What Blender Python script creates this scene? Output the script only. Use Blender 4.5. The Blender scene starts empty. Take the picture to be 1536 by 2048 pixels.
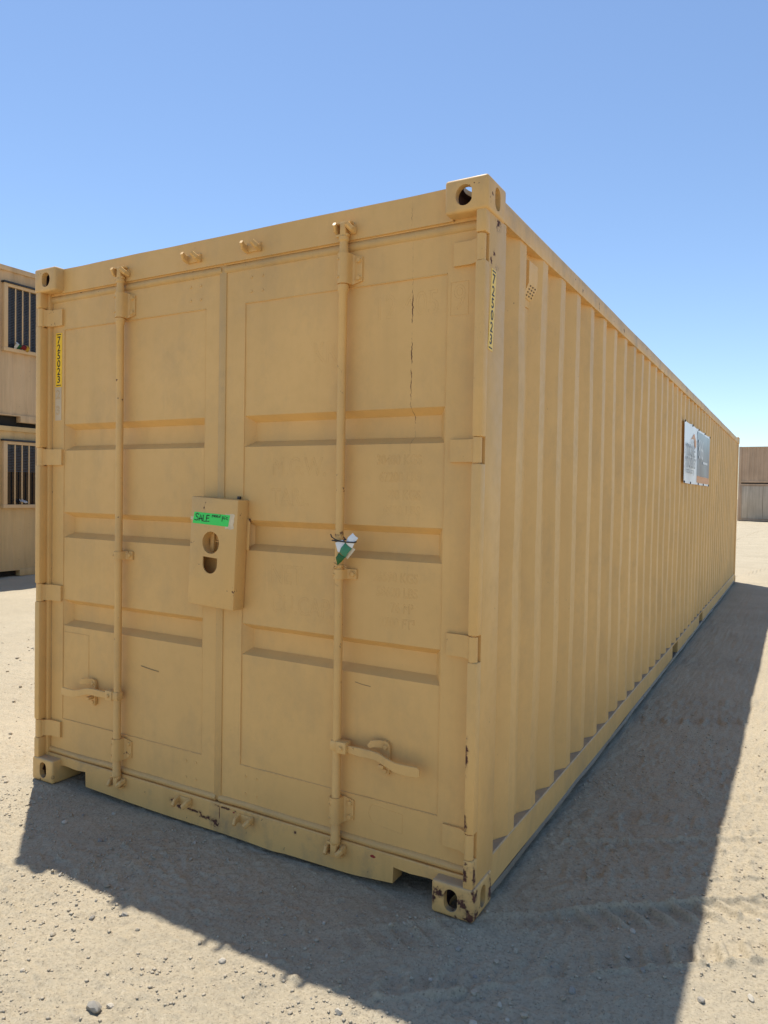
import bpy, bmesh, math, random
import numpy as np
from mathutils import Vector, Matrix, noise as mnoise

random.seed(7)
rng = np.random.default_rng(11)
scn = bpy.context.scene
COL = scn.collection
rad = math.radians

# ------------------------------------------------------------------ camera, sky, sun, exposure
cam_d = bpy.data.cameras.new('camera')
cam = bpy.data.objects.new('camera', cam_d)
COL.objects.link(cam)
cam.location = (3.3804, -2.3299, 1.5007)
cam.rotation_euler = (1.5437, -0.0175, 0.5180)
cam_d.sensor_fit = 'VERTICAL'
cam_d.sensor_height = 24.0
cam_d.lens = 24.0 * 1453.6 / 2048.0
cam_d.clip_start = 0.05
cam_d.clip_end = 3000
scn.camera = cam

SUN_FROM = Vector((-0.70, 0.565, 2.591)).normalized()
ELEV = math.asin(SUN_FROM.z)
AZIM = math.atan2(SUN_FROM.x, SUN_FROM.y)
world = bpy.data.worlds.new('World')
scn.world = world
world.use_nodes = True
wn = world.node_tree
bgn = wn.nodes['Background']
sky = wn.nodes.new('ShaderNodeTexSky')
sky.sky_type = 'NISHITA'
sky.sun_disc = False
sky.sun_elevation = ELEV
sky.sun_rotation = AZIM
sky.altitude = 300
sky.air_density = 1.0
sky.dust_density = 0.12
sky.ozone_density = 3.0
wn.links.new(sky.outputs[0], bgn.inputs[0])
bgn.inputs[1].default_value = 0.15
sun_d = bpy.data.lights.new('sun', 'SUN')
sun_d.energy = 5.0
sun_d.angle = rad(0.53)
sun_d.color = (1.0, 0.955, 0.88)
sun = bpy.data.objects.new('sun', sun_d)
COL.objects.link(sun)
sun.rotation_euler = SUN_FROM.to_track_quat('Z', 'Y').to_euler()
scn.view_settings.view_transform = 'Standard'
scn.view_settings.look = 'None'
scn.view_settings.gamma = 1.0
scn.view_settings.use_curve_mapping = False
scn.view_settings.exposure = 0.24
scn.cycles.max_bounces = 10
scn.cycles.diffuse_bounces = 6

W, L, H = 2.438, 12.192, 2.591


# ------------------------------------------------------------------ node helpers
class N:
    def __init__(s, name):
        s.m = bpy.data.materials.new(name)
        s.m.use_nodes = True
        s.t = s.m.node_tree
        s.b = s.t.nodes['Principled BSDF']

    def new(s, kind, **kw):
        n = s.t.nodes.new(kind)
        for k, v in kw.items():
            setattr(n, k, v)
        return n

    def put(s, sock, v):
        if hasattr(v, 'is_output') or isinstance(v, bpy.types.NodeSocket):
            s.t.links.new(v, sock)
        else:
            sock.default_value = v

    def coord(s):
        if not hasattr(s, '_c'):
            s._c = s.new('ShaderNodeTexCoord').outputs['Object']
        return s._c

    def math(s, op, a, b=0.0, c=None, clamp=False):
        n = s.new('ShaderNodeMath', operation=op, use_clamp=clamp)
        s.put(n.inputs[0], a)
        s.put(n.inputs[1], b)
        if c is not None:
            s.put(n.inputs[2], c)
        return n.outputs[0]

    def mapping(s, scale=(1, 1, 1), loc=(0, 0, 0), rot=(0, 0, 0)):
        n = s.new('ShaderNodeMapping')
        s.t.links.new(s.coord(), n.inputs[0])
        n.inputs['Scale'].default_value = scale
        n.inputs['Location'].default_value = loc
        n.inputs['Rotation'].default_value = rot
        return n.outputs[0]

    def noise(s, scale, detail=4, rough=0.55, vec=None, dist=0.0):
        n = s.new('ShaderNodeTexNoise')
        s.t.links.new(vec if vec is not None else s.coord(), n.inputs['Vector'])
        n.inputs['Scale'].default_value = scale
        n.inputs['Detail'].default_value = detail
        n.inputs['Roughness'].default_value = rough
        n.inputs['Distortion'].default_value = dist
        return n.outputs['Fac']

    def ramp(s, v, a, b, lo=0.0, hi=1.0):
        n = s.new('ShaderNodeMapRange', clamp=True)
        s.put(n.inputs[0], v)
        for i, q in enumerate((a, b, lo, hi)):
            s.put(n.inputs[i + 1], q)
        return n.outputs[0]

    def mix(s, f, a, b):
        n = s.new('ShaderNodeMix', data_type='RGBA')
        s.put(n.inputs['Factor'], f)
        for q, k in ((a, 6), (b, 7)):
            s.put(n.inputs[k], (*q, 1) if isinstance(q, tuple) and len(q) == 3 else q)
        return n.outputs[2]

    def bump(s, h, strength, dist, prev=None):
        n = s.new('ShaderNodeBump')
        n.inputs['Strength'].default_value = strength
        n.inputs['Distance'].default_value = dist
        s.t.links.new(h, n.inputs['Height'])
        if prev is not None:
            s.t.links.new(prev, n.inputs['Normal'])
        return n.outputs[0]

    def sep(s):
        if not hasattr(s, '_s'):
            n = s.new('ShaderNodeSeparateXYZ')
            s.t.links.new(s.coord(), n.inputs[0])
            s._s = n.outputs
        return s._s

    def done(s, col, rough=0.5, normal=None, metal=0.0, spec=0.5):
        s.put(s.b.inputs['Base Color'], (*col, 1) if isinstance(col, tuple) and len(col) == 3 else col)
        s.put(s.b.inputs['Roughness'], rough)
        s.put(s.b.inputs['Metallic'], metal)
        s.put(s.b.inputs['Specular IOR Level'], spec)
        if normal is not None:
            s.t.links.new(normal, s.b.inputs['Normal'])
        return s.m


TAN = (0.70, 0.422, 0.146)


def plain(name, col, rough=0.5, metal=0.0, spec=0.5, var=0.0, scale=8.0):
    n = N(name)
    c = col
    if var:
        c = n.mix(n.ramp(n.noise(scale, 5), 0.3, 0.7), tuple(x * (1 - var) for x in col), tuple(min(1, x * (1 + var)) for x in col))
    return n.done(c, rough, None, metal, spec)


def paint(name, base=TAN, chips=0.0, patches=(), reds=(), dust=0.0, crack=False, scuff=0.5, rusty=(0.085, 0.032, 0.02), streak=0.0, grime=0.22):
    """rolled-on tan paint: mottled, scuffed, chipped to rust where listed.
    patches / reds: (x, y, z, rx, ry, rz, raggedness) wear spots with a shape of their own"""
    n = N(name)
    big = n.noise(1.3, 4)
    fine = n.noise(26, 5)
    c = n.mix(n.ramp(big, 0.3, 0.7), tuple(x * 0.90 for x in base), tuple(min(1, x * 1.07) for x in base))
    tch = n.noise(0.55, 2, 0.4, n.mapping((1, 1, 0.8), (3.3, 1.7, 5.1)), 0.6)
    c = n.mix(n.ramp(tch, 0.535, 0.56, 0, 0.10), c, tuple(min(1, x * k) for x, k in zip(base, (1.10, 1.12, 1.25))))
    c = n.mix(n.math('MULTIPLY', n.ramp(fine, 0.45, 0.8), 0.22), c, tuple(x * 0.84 for x in base))
    # faint vertical run marks
    runs = n.noise(1.0, 4, 0.6, n.mapping((9, 9, 0.5)))
    c = n.mix(n.math('MULTIPLY', n.ramp(runs, 0.52, 0.8), 0.38 + streak), c, tuple(x * (0.80 - 0.25 * streak) for x in base))
    gm = n.math('MULTIPLY', n.ramp(n.noise(4.5, 7, 0.72, n.mapping((1, 1, 0.7), (8, 1, 4))), 0.48, 0.70), grime)
    c = n.mix(gm, c, (0.30, 0.215, 0.12))
    # dark scuff specks
    sp = n.noise(75, 3, 0.6)
    spm = n.math('MULTIPLY', n.ramp(sp, 0.70, 0.745), n.ramp(n.noise(3.1, 3), 0.50, 0.64))
    c = n.mix(n.math('MULTIPLY', spm, scuff), c, (0.12, 0.07, 0.035))
    # paler rubbed paint
    rb = n.math('MULTIPLY', n.ramp(n.noise(1.0, 4, 0.6, n.mapping((30, 30, 5))), 0.62, 0.72), n.ramp(n.noise(2.2, 2, vec=n.mapping(loc=(7, 3, 1))), 0.52, 0.68))
    c = n.mix(n.math('MULTIPLY', rb, 0.38), c, tuple(min(1, x * 1.22 + 0.03) for x in base))
    rough = n.ramp(fine, 0.2, 0.8, 0.42, 0.60)
    chipmask = None

    def addmask(m):
        nonlocal chipmask
        chipmask = m if chipmask is None else n.math('MAXIMUM', chipmask, m)
    if chips:
        cm = n.ramp(n.noise(20, 6, 0.62), 0.66 - chips * 0.12, 0.68 - chips * 0.12)
        cm = n.math('MULTIPLY', cm, n.ramp(n.noise(6.0, 3, vec=n.mapping(loc=(2, 5, 9))), 0.50 - 0.08 * chips, 0.55 - 0.08 * chips))
        addmask(cm)

    def spot(p, nz):
        x, y, z, rx, ry, rz, k = p
        mp = n.new('ShaderNodeMapping')
        mp.vector_type = 'POINT'
        n.t.links.new(n.coord(), mp.inputs[0])
        mp.inputs['Scale'].default_value = (1 / rx, 1 / ry, 1 / rz)
        mp.inputs['Location'].default_value = (-x / rx, -y / ry, -z / rz)
        ln = n.new('ShaderNodeVectorMath', operation='LENGTH')
        n.t.links.new(mp.outputs[0], ln.inputs[0])
        d = n.math('ADD', n.math('SUBTRACT', 0.66, ln.outputs['Value']), n.math('MULTIPLY', n.math('SUBTRACT', nz, 0.5), k * 2.4))
        return n.ramp(d, 0.0, 0.10), n.ramp(d, -0.7, 0.15)
    if patches or reds:
        nz = n.noise(52, 9, 0.78)
    halo = None
    for p in patches:
        core, hl_ = spot(p, nz)
        addmask(core)
        halo = hl_ if halo is None else n.math('MAXIMUM', halo, hl_)
    if crack:
        xyz = n.sep()
        zv = n.mapping((0, 0, 1))
        wob = n.math('MULTIPLY', n.math('SUBTRACT', n.noise(34, 7, 0.8, zv), 0.5), 0.030)
        wid = n.math('MULTIPLY', n.math('SUBTRACT', n.noise(9, 4, 0.7, n.mapping((0, 0, 1), (0, 0, 4.4))), 0.41), 0.018)
        amp = n.math('ADD', n.ramp(xyz[2], 1.60, 1.95, 0.12, 1.0), n.ramp(xyz[2], 0.95, 1.1, -0.6, 0.0))
        amp = n.math('MULTIPLY', amp, n.ramp(xyz[2], 2.16, 2.28, 1.0, 0.30))
        wid = n.math('MULTIPLY', wid, amp)
        dx = n.math('ABSOLUTE', n.math('SUBTRACT', n.math('ADD', xyz[0], wob), 2.122))
        addmask(n.ramp(n.math('SUBTRACT', wid, dx), 0.0, 0.0008))
    if dust:
        g = n.new('ShaderNodeNewGeometry')
        sx = n.new('ShaderNodeSeparateXYZ')
        n.t.links.new(g.outputs['Normal'], sx.inputs[0])
        dm = n.math('MULTIPLY', n.ramp(sx.outputs[2], 0.5, 0.85), n.ramp(n.noise(14, 4), 0.25, 0.6, 0.55, 1.0))
        c = n.mix(n.math('MULTIPLY', dm, dust), c, (0.30, 0.25, 0.19))
        rough = n.math('MAXIMUM', rough, n.math('MULTIPLY', dm, 0.95))
    h = n.math('MULTIPLY', fine, 0.3)
    if patches:
        c = n.mix(n.math('MULTIPLY', halo, 0.45), c, (0.33, 0.17, 0.065))
    if chipmask is not None:
        rc = n.mix(n.ramp(n.noise(60, 4), 0.3, 0.7), tuple(x * 0.55 for x in rusty), tuple(x * 1.6 for x in rusty))
        c = n.mix(chipmask, c, rc)
        rough = n.math('MAXIMUM', rough, n.math('MULTIPLY', chipmask, 0.9))
        h = n.math('SUBTRACT', h, n.math('MULTIPLY', chipmask, 0.9))
    for p in reds:
        c = n.mix(spot(p, nz)[0], c, (0.28, 0.025, 0.02))
    nb = n.bump(n.noise(5.5, 3, 0.5), 0.12, 0.010)
    nb = n.bump(h, 0.35, 0.0012, nb)
    return n.done(c, rough, nb, 0.0, 0.42)


M = {}
M['paint'] = paint('tan_paint')
M['door'] = paint('tan_paint_doors', crack=True, scuff=0.45)
M['header'] = paint('tan_paint_header', crack=True, scuff=0.4)
M['side'] = paint('tan_paint_side', base=(0.69, 0.418, 0.146), grime=0.26, scuff=0.7)
M['hard'] = paint('tan_paint_hardware', grime=0.3, chips=0.07, scuff=0.7)
M['rail'] = paint('tan_paint_rail', grime=0.35, scuff=0.8, dust=0.9)
M['toprail'] = paint('tan_paint_top_rail', grime=0.6, chips=0.15, scuff=1.0, streak=0.25)
M['cast'] = paint('tan_paint_casting', grime=0.35, chips=0.35, scuff=1.0, dust=0.6)
M['castrust'] = paint('tan_paint_rusted_casting', grime=0.6, chips=0.30, scuff=1.0, dust=0.7, patches=(
    (2.302, 0.0, 0.078, 0.030, 0.05, 0.020, 2.2), (2.395, 0.0, 0.060, 0.026, 0.05, 0.026, 2.2), (2.425, 0.01, 0.02, 0.028, 0.06, 0.035, 2.0),
    (2.438, 0.02, 0.09, 0.02, 0.02, 0.03, 2.4), (2.438, 0.16, 0.05, 0.02, 0.02, 0.06, 2.2), (2.285, 0.0, 0.055, 0.012, 0.05, 0.025, 2.2)))
M['post'] = paint('tan_paint_post', scuff=1.0, patches=(
    (2.397, 0.004, 0.58, 0.009, 0.02, 0.06, 2.4), (2.397, 0.006, 0.35, 0.010, 0.02, 0.035, 2.6), (2.40, 0.004, 0.17, 0.010, 0.02, 0.045, 2.4),
    (2.432, 0.125, 2.458, 0.02, 0.024, 0.026, 2.6), (2.432, 0.115, 2.30, 0.02, 0.012, 0.012, 3.0), (2.432, 0.085, 2.345, 0.02, 0.009, 0.009, 3.0), (2.432, 0.06, 2.31, 0.02, 0.008, 0.014, 3.0), (2.432, 0.02, 0.16, 0.02, 0.012, 0.05, 2.2)))
M['sill'] = paint('tan_paint_sill', grime=0.75, scuff=1.0, chips=0.10, streak=0.35, patches=(
    (0.955, 0.05, 0.083, 0.028, 0.05, 0.012, 1.2), (0.990, 0.05, 0.066, 0.032, 0.05, 0.012, 1.6), (1.07, 0.05, 0.066, 0.06, 0.05, 0.009, 1.5),
    (1.15, 0.05, 0.052, 0.05, 0.05, 0.011, 1.6), (1.205, 0.05, 0.038, 0.03, 0.05, 0.022, 1.6), (1.26, 0.05, 0.118, 0.06, 0.05, 0.006, 2.4),
    (1.225, 0.05, 0.09, 0.003, 0.05, 0.06, 1.2), (1.634, 0.05, 0.105, 0.008, 0.05, 0.008, 2.0)),
    reds=((2.003, 0.05, 0.104, 0.022, 0.05, 0.008, 1.3), (1.306, 0.05, 0.111, 0.010, 0.05, 0.006, 1.2)))
M['gasket'] = paint('painted_rubber_seal', grime=0.45, base=(0.60, 0.37, 0.135), chips=0.12, scuff=1.0)
M['bare'] = plain('dark_rusted_casting_inside', (0.07, 0.035, 0.03), 0.9, var=0.3, scale=40)
M['dark'] = plain('underfloor_shade_black', (0.02, 0.017, 0.014), 0.9)  # near-black stands in for the shade under floors and in gaps
M['steel'] = paint('dusty_steel_lip', base=(0.15, 0.118, 0.08), chips=0.3, scuff=1.0, dust=0.25)
M['yellow'] = plain('yellow_decal', (0.92, 0.56, 0.015), 0.35, var=0.06)
M['yellow_pale'] = plain('glare_pale_yellow_decal', (0.86, 0.57, 0.10), 0.45, var=0.06)  # paler yellow puts the glare on the post decal into its colour
M['black'] = plain('black_print', (0.012, 0.012, 0.014), 0.5)
M['pale'] = plain('pale_overpainted_decal', (0.58, 0.45, 0.29), 0.5, var=0.08)
M['green'] = plain('fluorescent_green_tape', (0.03, 0.66, 0.10), 0.45, var=0.05)
M['tape'] = plain('clear_tape_residue', (0.62, 0.49, 0.32), 0.3, var=0.15, scale=40)
M['white'] = plain('white_paper', (0.72, 0.74, 0.76), 0.5)
M['teal'] = plain('tag_green_print', (0.03, 0.20, 0.10), 0.45)
M['dgreen'] = plain('tag_dark_green_print', (0.008, 0.10, 0.012), 0.5)
M['cream'] = plain('cream_paper', (0.62, 0.52, 0.38), 0.6)
M['sign_white'] = plain('sign_white_vinyl', (0.84, 0.88, 0.93), 0.35, var=0.08, scale=3)
M['sign_blue'] = plain('sign_slate_vinyl', (0.19, 0.22, 0.27), 0.3, var=0.3, scale=2.5)
M['sign_orange'] = plain('sign_orange_vinyl', (0.66, 0.27, 0.09), 0.4, var=0.1)
M['sign_print'] = plain('sign_grey_print', (0.20, 0.21, 0.23), 0.4)
M['sign_pale'] = plain('sign_pale_print', (0.70, 0.73, 0.77), 0.4)
M['bolt_dark'] = plain('dark_screw', (0.05, 0.045, 0.04), 0.6)


# ------------------------------------------------------------------ mesh helpers
def box(bm, x0, x1, y0, y1, z0, z1, bev=0.0, seg=2):
    r = bmesh.ops.create_cube(bm, size=1.0)
    vs = r['verts']
    for v in vs:
        v.co = ((x0 + x1) / 2 + v.co.x * (x1 - x0), (y0 + y1) / 2 + v.co.y * (y1 - y0), (z0 + z1) / 2 + v.co.z * (z1 - z0))
    if bev:
        es = list({e for v in vs for e in v.link_edges})
        bmesh.ops.bevel(bm, geom=es, offset=bev, segments=seg, affect='EDGES', profile=0.5)


def cyl(bm, p0, p1, r0, r1=None, n=16):
    r1 = r0 if r1 is None else r1
    p0, p1 = Vector(p0), Vector(p1)
    d = (p1 - p0).normalized()
    a = d.orthogonal().normalized()
    b = d.cross(a)
    ra, rb = [], []
    for i in range(n):
        t = 2 * math.pi * i / n
        o = a * math.cos(t) + b * math.sin(t)
        ra.append(bm.verts.new(p0 + o * r0))
        rb.append(bm.verts.new(p1 + o * r1))
    for i in range(n):
        j = (i + 1) % n
        bm.faces.new((ra[i], ra[j], rb[j], rb[i]))
    bm.faces.new(ra[::-1])
    bm.faces.new(rb)


def lathe(bm, c, prof, n=18):
    """prof: (z, r) rings about a vertical axis through c=(x, y)"""
    rings = []
    for z, r in prof:
        rings.append([bm.verts.new((c[0] + r * math.cos(2 * math.pi * i / n), c[1] + r * math.sin(2 * math.pi * i / n), z)) for i in range(n)])
    for a, b in zip(rings, rings[1:]):
        for i in range(n):
            j = (i + 1) % n
            bm.faces.new((a[i], a[j], b[j], b[i]))
    bm.faces.new(rings[0][::-1])
    bm.faces.new(rings[-1])


def prism(bm, pts, axis, a0, a1):
    def P(p, a):
        return {'z': (p[0], p[1], a), 'y': (p[0], a, p[1]), 'x': (a, p[0], p[1])}[axis]
    va = [bm.verts.new(P(p, a0)) for p in pts]
    vb = [bm.verts.new(P(p, a1)) for p in pts]
    n = len(pts)
    for i in range(n):
        j = (i + 1) % n
        bm.faces.new((va[i], va[j], vb[j], vb[i]))
    bm.faces.new(va[::-1])
    bm.faces.new(vb)


def sweep(bm, path, ws, ts, up=(0, 0, 1)):
    """rectangular bar along a path, width ws along `up`, thickness ts across"""
    path = [Vector(p) for p in path]
    rings = []
    for i, p in enumerate(path):
        d = (path[min(i + 1, len(path) - 1)] - path[max(i - 1, 0)]).normalized()
        u = Vector(up)
        s = d.cross(u).normalized()
        u = s.cross(d).normalized()
        w, t = ws[i] / 2, ts[i] / 2
        c = min(w, t) * 0.45
        pr = [(w - c, -t), (w, -t + c), (w, t - c), (w - c, t), (-w + c, t), (-w, t - c), (-w, -t + c), (-w + c, -t)]
        rings.append([bm.verts.new(p + u * a + s * b) for a, b in pr])
    for a, b in zip(rings, rings[1:]):
        for i in range(8):
            j = (i + 1) % 8
            bm.faces.new((a[i], a[j], b[j], b[i]))
    bm.faces.new(rings[0][::-1])
    bm.faces.new(rings[-1])


def tube(bm, path, r, n=8):
    path = [Vector(p) for p in path]
    rings = []
    prev = None
    for i, p in enumerate(path):
        d = (path[min(i + 1, len(path) - 1)] - path[max(i - 1, 0)]).normalized()
        if prev is None:
            a = d.orthogonal().normalized()
        else:
            a = (prev - d * prev.dot(d)).normalized()
        prev = a
        b = d.cross(a)
        rr = r[i] if isinstance(r, (list, tuple)) else r
        rings.append([bm.verts.new(p + (a * math.cos(2 * math.pi * k / n) + b * math.sin(2 * math.pi * k / n)) * rr) for k in range(n)])
    for a, b in zip(rings, rings[1:]):
        for k in range(n):
            j = (k + 1) % n
            bm.faces.new((a[k], a[j], b[j], b[k]))
    bm.faces.new(rings[0][::-1])
    bm.faces.new(rings[-1])


def finish(name, me, mat, parent=None, smooth=32.0):
    if mat is not None and not me.materials:
        me.materials.append(M[mat] if isinstance(mat, str) else mat)
    if smooth:
        me.shade_smooth()
        me.set_sharp_from_angle(angle=rad(smooth))
    o = bpy.data.objects.new(name, me)
    COL.objects.link(o)
    o.parent = parent
    return o


def obj(name, bm, mat, parent=None, smooth=32.0, recalc=True):
    if recalc:
        bmesh.ops.recalc_face_normals(bm, faces=bm.faces[:])
    parts = islands(bm) if parent is not None else None
    if parts and len(parts) > 1:
        # pieces that stand apart become parts of their own
        out = None
        for idxs in parts:
            sub = bm.copy()
            sub.verts.ensure_lookup_table()
            bmesh.ops.delete(sub, geom=[v for v in sub.verts if v.index not in idxs], context='VERTS')
            me = bpy.data.meshes.new(name)
            sub.to_mesh(me)
            sub.free()
            o = finish(name, me, mat, parent, smooth)
            out = out or o
        bm.free()
        return out
    me = bpy.data.meshes.new(name)
    bm.to_mesh(me)
    bm.free()
    return finish(name, me, mat, parent, smooth)


def islands(bm):
    """vertex index sets of the pieces of a bmesh that lie clearly apart"""
    bm.verts.index_update()
    bm.verts.ensure_lookup_table()
    seen = [False] * len(bm.verts)
    isl = []
    for v in bm.verts:
        if seen[v.index]:
            continue
        st, cur = [v], []
        seen[v.index] = True
        while st:
            q = st.pop()
            cur.append(q.index)
            for e in q.link_edges:
                w = e.other_vert(q)
                if not seen[w.index]:
                    seen[w.index] = True
                    st.append(w)
        isl.append(cur)
    if len(isl) < 2 or len(isl) > 60:
        return None
    bb = []
    for cur in isl:
        a = np.array([bm.verts[i].co for i in cur])
        bb.append((a.min(0), a.max(0)))
    grp = list(range(len(isl)))
    for i in range(len(isl)):
        for j in range(i):
            gap = np.maximum(0, np.maximum(bb[i][0] - bb[j][1], bb[j][0] - bb[i][1]))
            sz = max((bb[i][1] - bb[i][0]).max(), (bb[j][1] - bb[j][0]).max())
            if math.sqrt((gap ** 2).sum()) <= max(0.0199, 0.49 * sz):
                gi, gj = grp[i], grp[j]
                grp = [gj if g == gi else g for g in grp]
    return [set(k for i in range(len(isl)) if grp[i] == g for k in isl[i]) for g in sorted(set(grp))]


def BM():
    return bmesh.new()


def thing(name, label, cat, loc=(0, 0, 0), group=None):
    o = bpy.data.objects.new(name, None)
    COL.objects.link(o)
    o.location = loc
    o.empty_display_size = 0.2
    tag(o, label, cat, group)
    return o


def tag(o, label=None, cat=None, group=None, kind=None):
    if label:
        o['label'] = label
    if cat:
        o['category'] = cat
    if group:
        o['group'] = group
    if kind:
        o['kind'] = kind
    return o


def text_mesh(body, size, extrude=0.0, outline=0.0, align='CENTER', offset=0.0, space=1.0):
    c = bpy.data.curves.new('lettering', 'FONT')
    c.body = body
    c.size = size
    c.align_x = align
    c.align_y = 'CENTER'
    c.resolution_u = 4
    c.space_character = space
    if outline:
        c.fill_mode = 'NONE'
        c.bevel_depth = outline
        c.bevel_resolution = 0
    else:
        c.extrude = extrude
        c.offset = offset
    t = bpy.data.objects.new('lettering', c)
    COL.objects.link(t)
    bpy.context.view_layer.update()
    me = bpy.data.meshes.new_from_object(t.evaluated_get(bpy.context.evaluated_depsgraph_get()))
    bpy.data.objects.remove(t)
    bpy.data.curves.remove(c)
    return me


def lettering(name, body, size, loc, mat, parent, facing='-y', tilt=0.0, sx=1.0, conform=False, **kw):
    me = text_mesh(body, size, **kw)
    R = Matrix.Rotation(rad(90), 4, 'X')
    if facing == '+x':
        R = Matrix.Rotation(rad(90), 4, 'Z') @ R
    me.transform(Matrix.Translation(loc) @ R @ Matrix.Rotation(rad(tilt), 4, 'Z') @ Matrix.Diagonal((sx, 1, 1, 1)))
    me.materials.clear()
    if conform:
        for v in me.vertices:
            v.co.y += wob((v.co.x, 0, v.co.z), 2.4, 0.0022, 1) + wob((v.co.x, 0, v.co.z), 6.5, 0.0009, 1)
    return finish(name, me, mat, parent, 0)


def boolean(base_bm, cutters):
    """subtract cutter bmeshes from base, return mesh"""
    def mk(bm):
        bmesh.ops.recalc_face_normals(bm, faces=bm.faces[:])
        me = bpy.data.meshes.new('cut')
        bm.to_mesh(me)
        bm.free()
        o = bpy.data.objects.new('cut', me)
        COL.objects.link(o)
        return o
    b = mk(base_bm)
    cs = [mk(c) for c in cutters]
    for c in cs:
        md = b.modifiers.new('cut', 'BOOLEAN')
        md.operation = 'DIFFERENCE'
        md.solver = 'EXACT'
        md.object = c
    bpy.context.view_layer.update()
    me = bpy.data.meshes.new_from_object(b.evaluated_get(bpy.context.evaluated_depsgraph_get()))
    for o in [b] + cs:
        m_ = o.data
        bpy.data.objects.remove(o)
        bpy.data.meshes.remove(m_)
    return me


def fill(breaks, step):
    out = []
    for a, b in zip(breaks, breaks[1:]):
        n = max(1, int(math.ceil((b - a) / step)))
        out += [a + (b - a) * i / n for i in range(n)]
    return out + [breaks[-1]]


def sheet(bm, us, vs, fn):
    """grid of quads; fn(u, v) -> point; the steeper diagonal is split so mitres stay crisp"""
    g = [[bm.verts.new(fn(u, v)) for v in vs] for u in us]
    for i in range(len(us) - 1):
        for j in range(len(vs) - 1):
            bm.faces.new((g[i][j], g[i + 1][j], g[i + 1][j + 1], g[i][j + 1]))
    return g


# ------------------------------------------------------------------ ground
def hash2(ix, iy, seed):
    h = (ix.astype(np.int64) * 374761393 + iy.astype(np.int64) * 668265263 + seed * 2147483647) & 0xFFFFFFFF
    h = ((h ^ (h >> 13)) * 1274126177) & 0xFFFFFFFF
    return ((h ^ (h >> 16)) & 0xFFFFFF) / float(0xFFFFFF)


def gn(x, y, seed):
    ix, iy = np.floor(x), np.floor(y)
    fx, fy = x - ix, y - iy
    ux, uy = fx * fx * fx * (fx * (fx * 6 - 15) + 10), fy * fy * fy * (fy * (fy * 6 - 15) + 10)

    def g(dx, dy):
        a = hash2(ix + dx, iy + dy, seed) * 2 * np.pi
        return np.cos(a) * (fx - dx) + np.sin(a) * (fy - dy)
    a, b, c, d = g(0, 0), g(1, 0), g(0, 1), g(1, 1)
    return ((a * (1 - ux) + b * ux) * (1 - uy) + (c * (1 - ux) + d * ux) * uy) * 1.5


# wheel tracks: (x0, y0, x1, y1, half width, lug period, depth, strength of tread)
TRACKS = [(2.1, -0.43, 4.6, 1.59, 0.16, 0.09, 0.030, 1.6), (2.2, 0.45, 4.8, 2.0, 0.15, 0.085, 0.016, 0.9),
          (1.9, 2.68, 6.0, 5.02, 0.24, 0.13, 0.034, 1.3), (2.2, 1.15, 5.2, 2.35, 0.20, 0.12, 0.020, 1.0), (0.4, -1.75, 4.4, -0.55, 0.15, 0.09, 0.009, 0.8),
          (-1.6, -0.6, 3.6, -1.5, 0.17, 0.09, 0.009, 0.9), (2.3, 4.6, 7.0, 6.3, 0.2, 0.12, 0.018, 0.7), (2.4, 6.0, 7.5, 9.2, 0.2, 0.12, 0.018, 0.7),
          (-6.0, 3.6, 0.2, -2.0, 0.2, 0.12, 0.016, 0.8), (-5.2, 1.2, -0.8, 6.4, 0.2, 0.12, 0.014, 0.7), (2.6, 12.5, 6.0, 30.0, 0.3, 0.2, 0.03, 0.5), (1.0, 14.0, 2.4, 40.0, 0.3, 0.2, 0.03, 0.5)]
CASTS = [(0.08, 0.09), (W - 0.08, 0.09), (0.08, L - 0.09), (W - 0.08, L - 0.09)]


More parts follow.
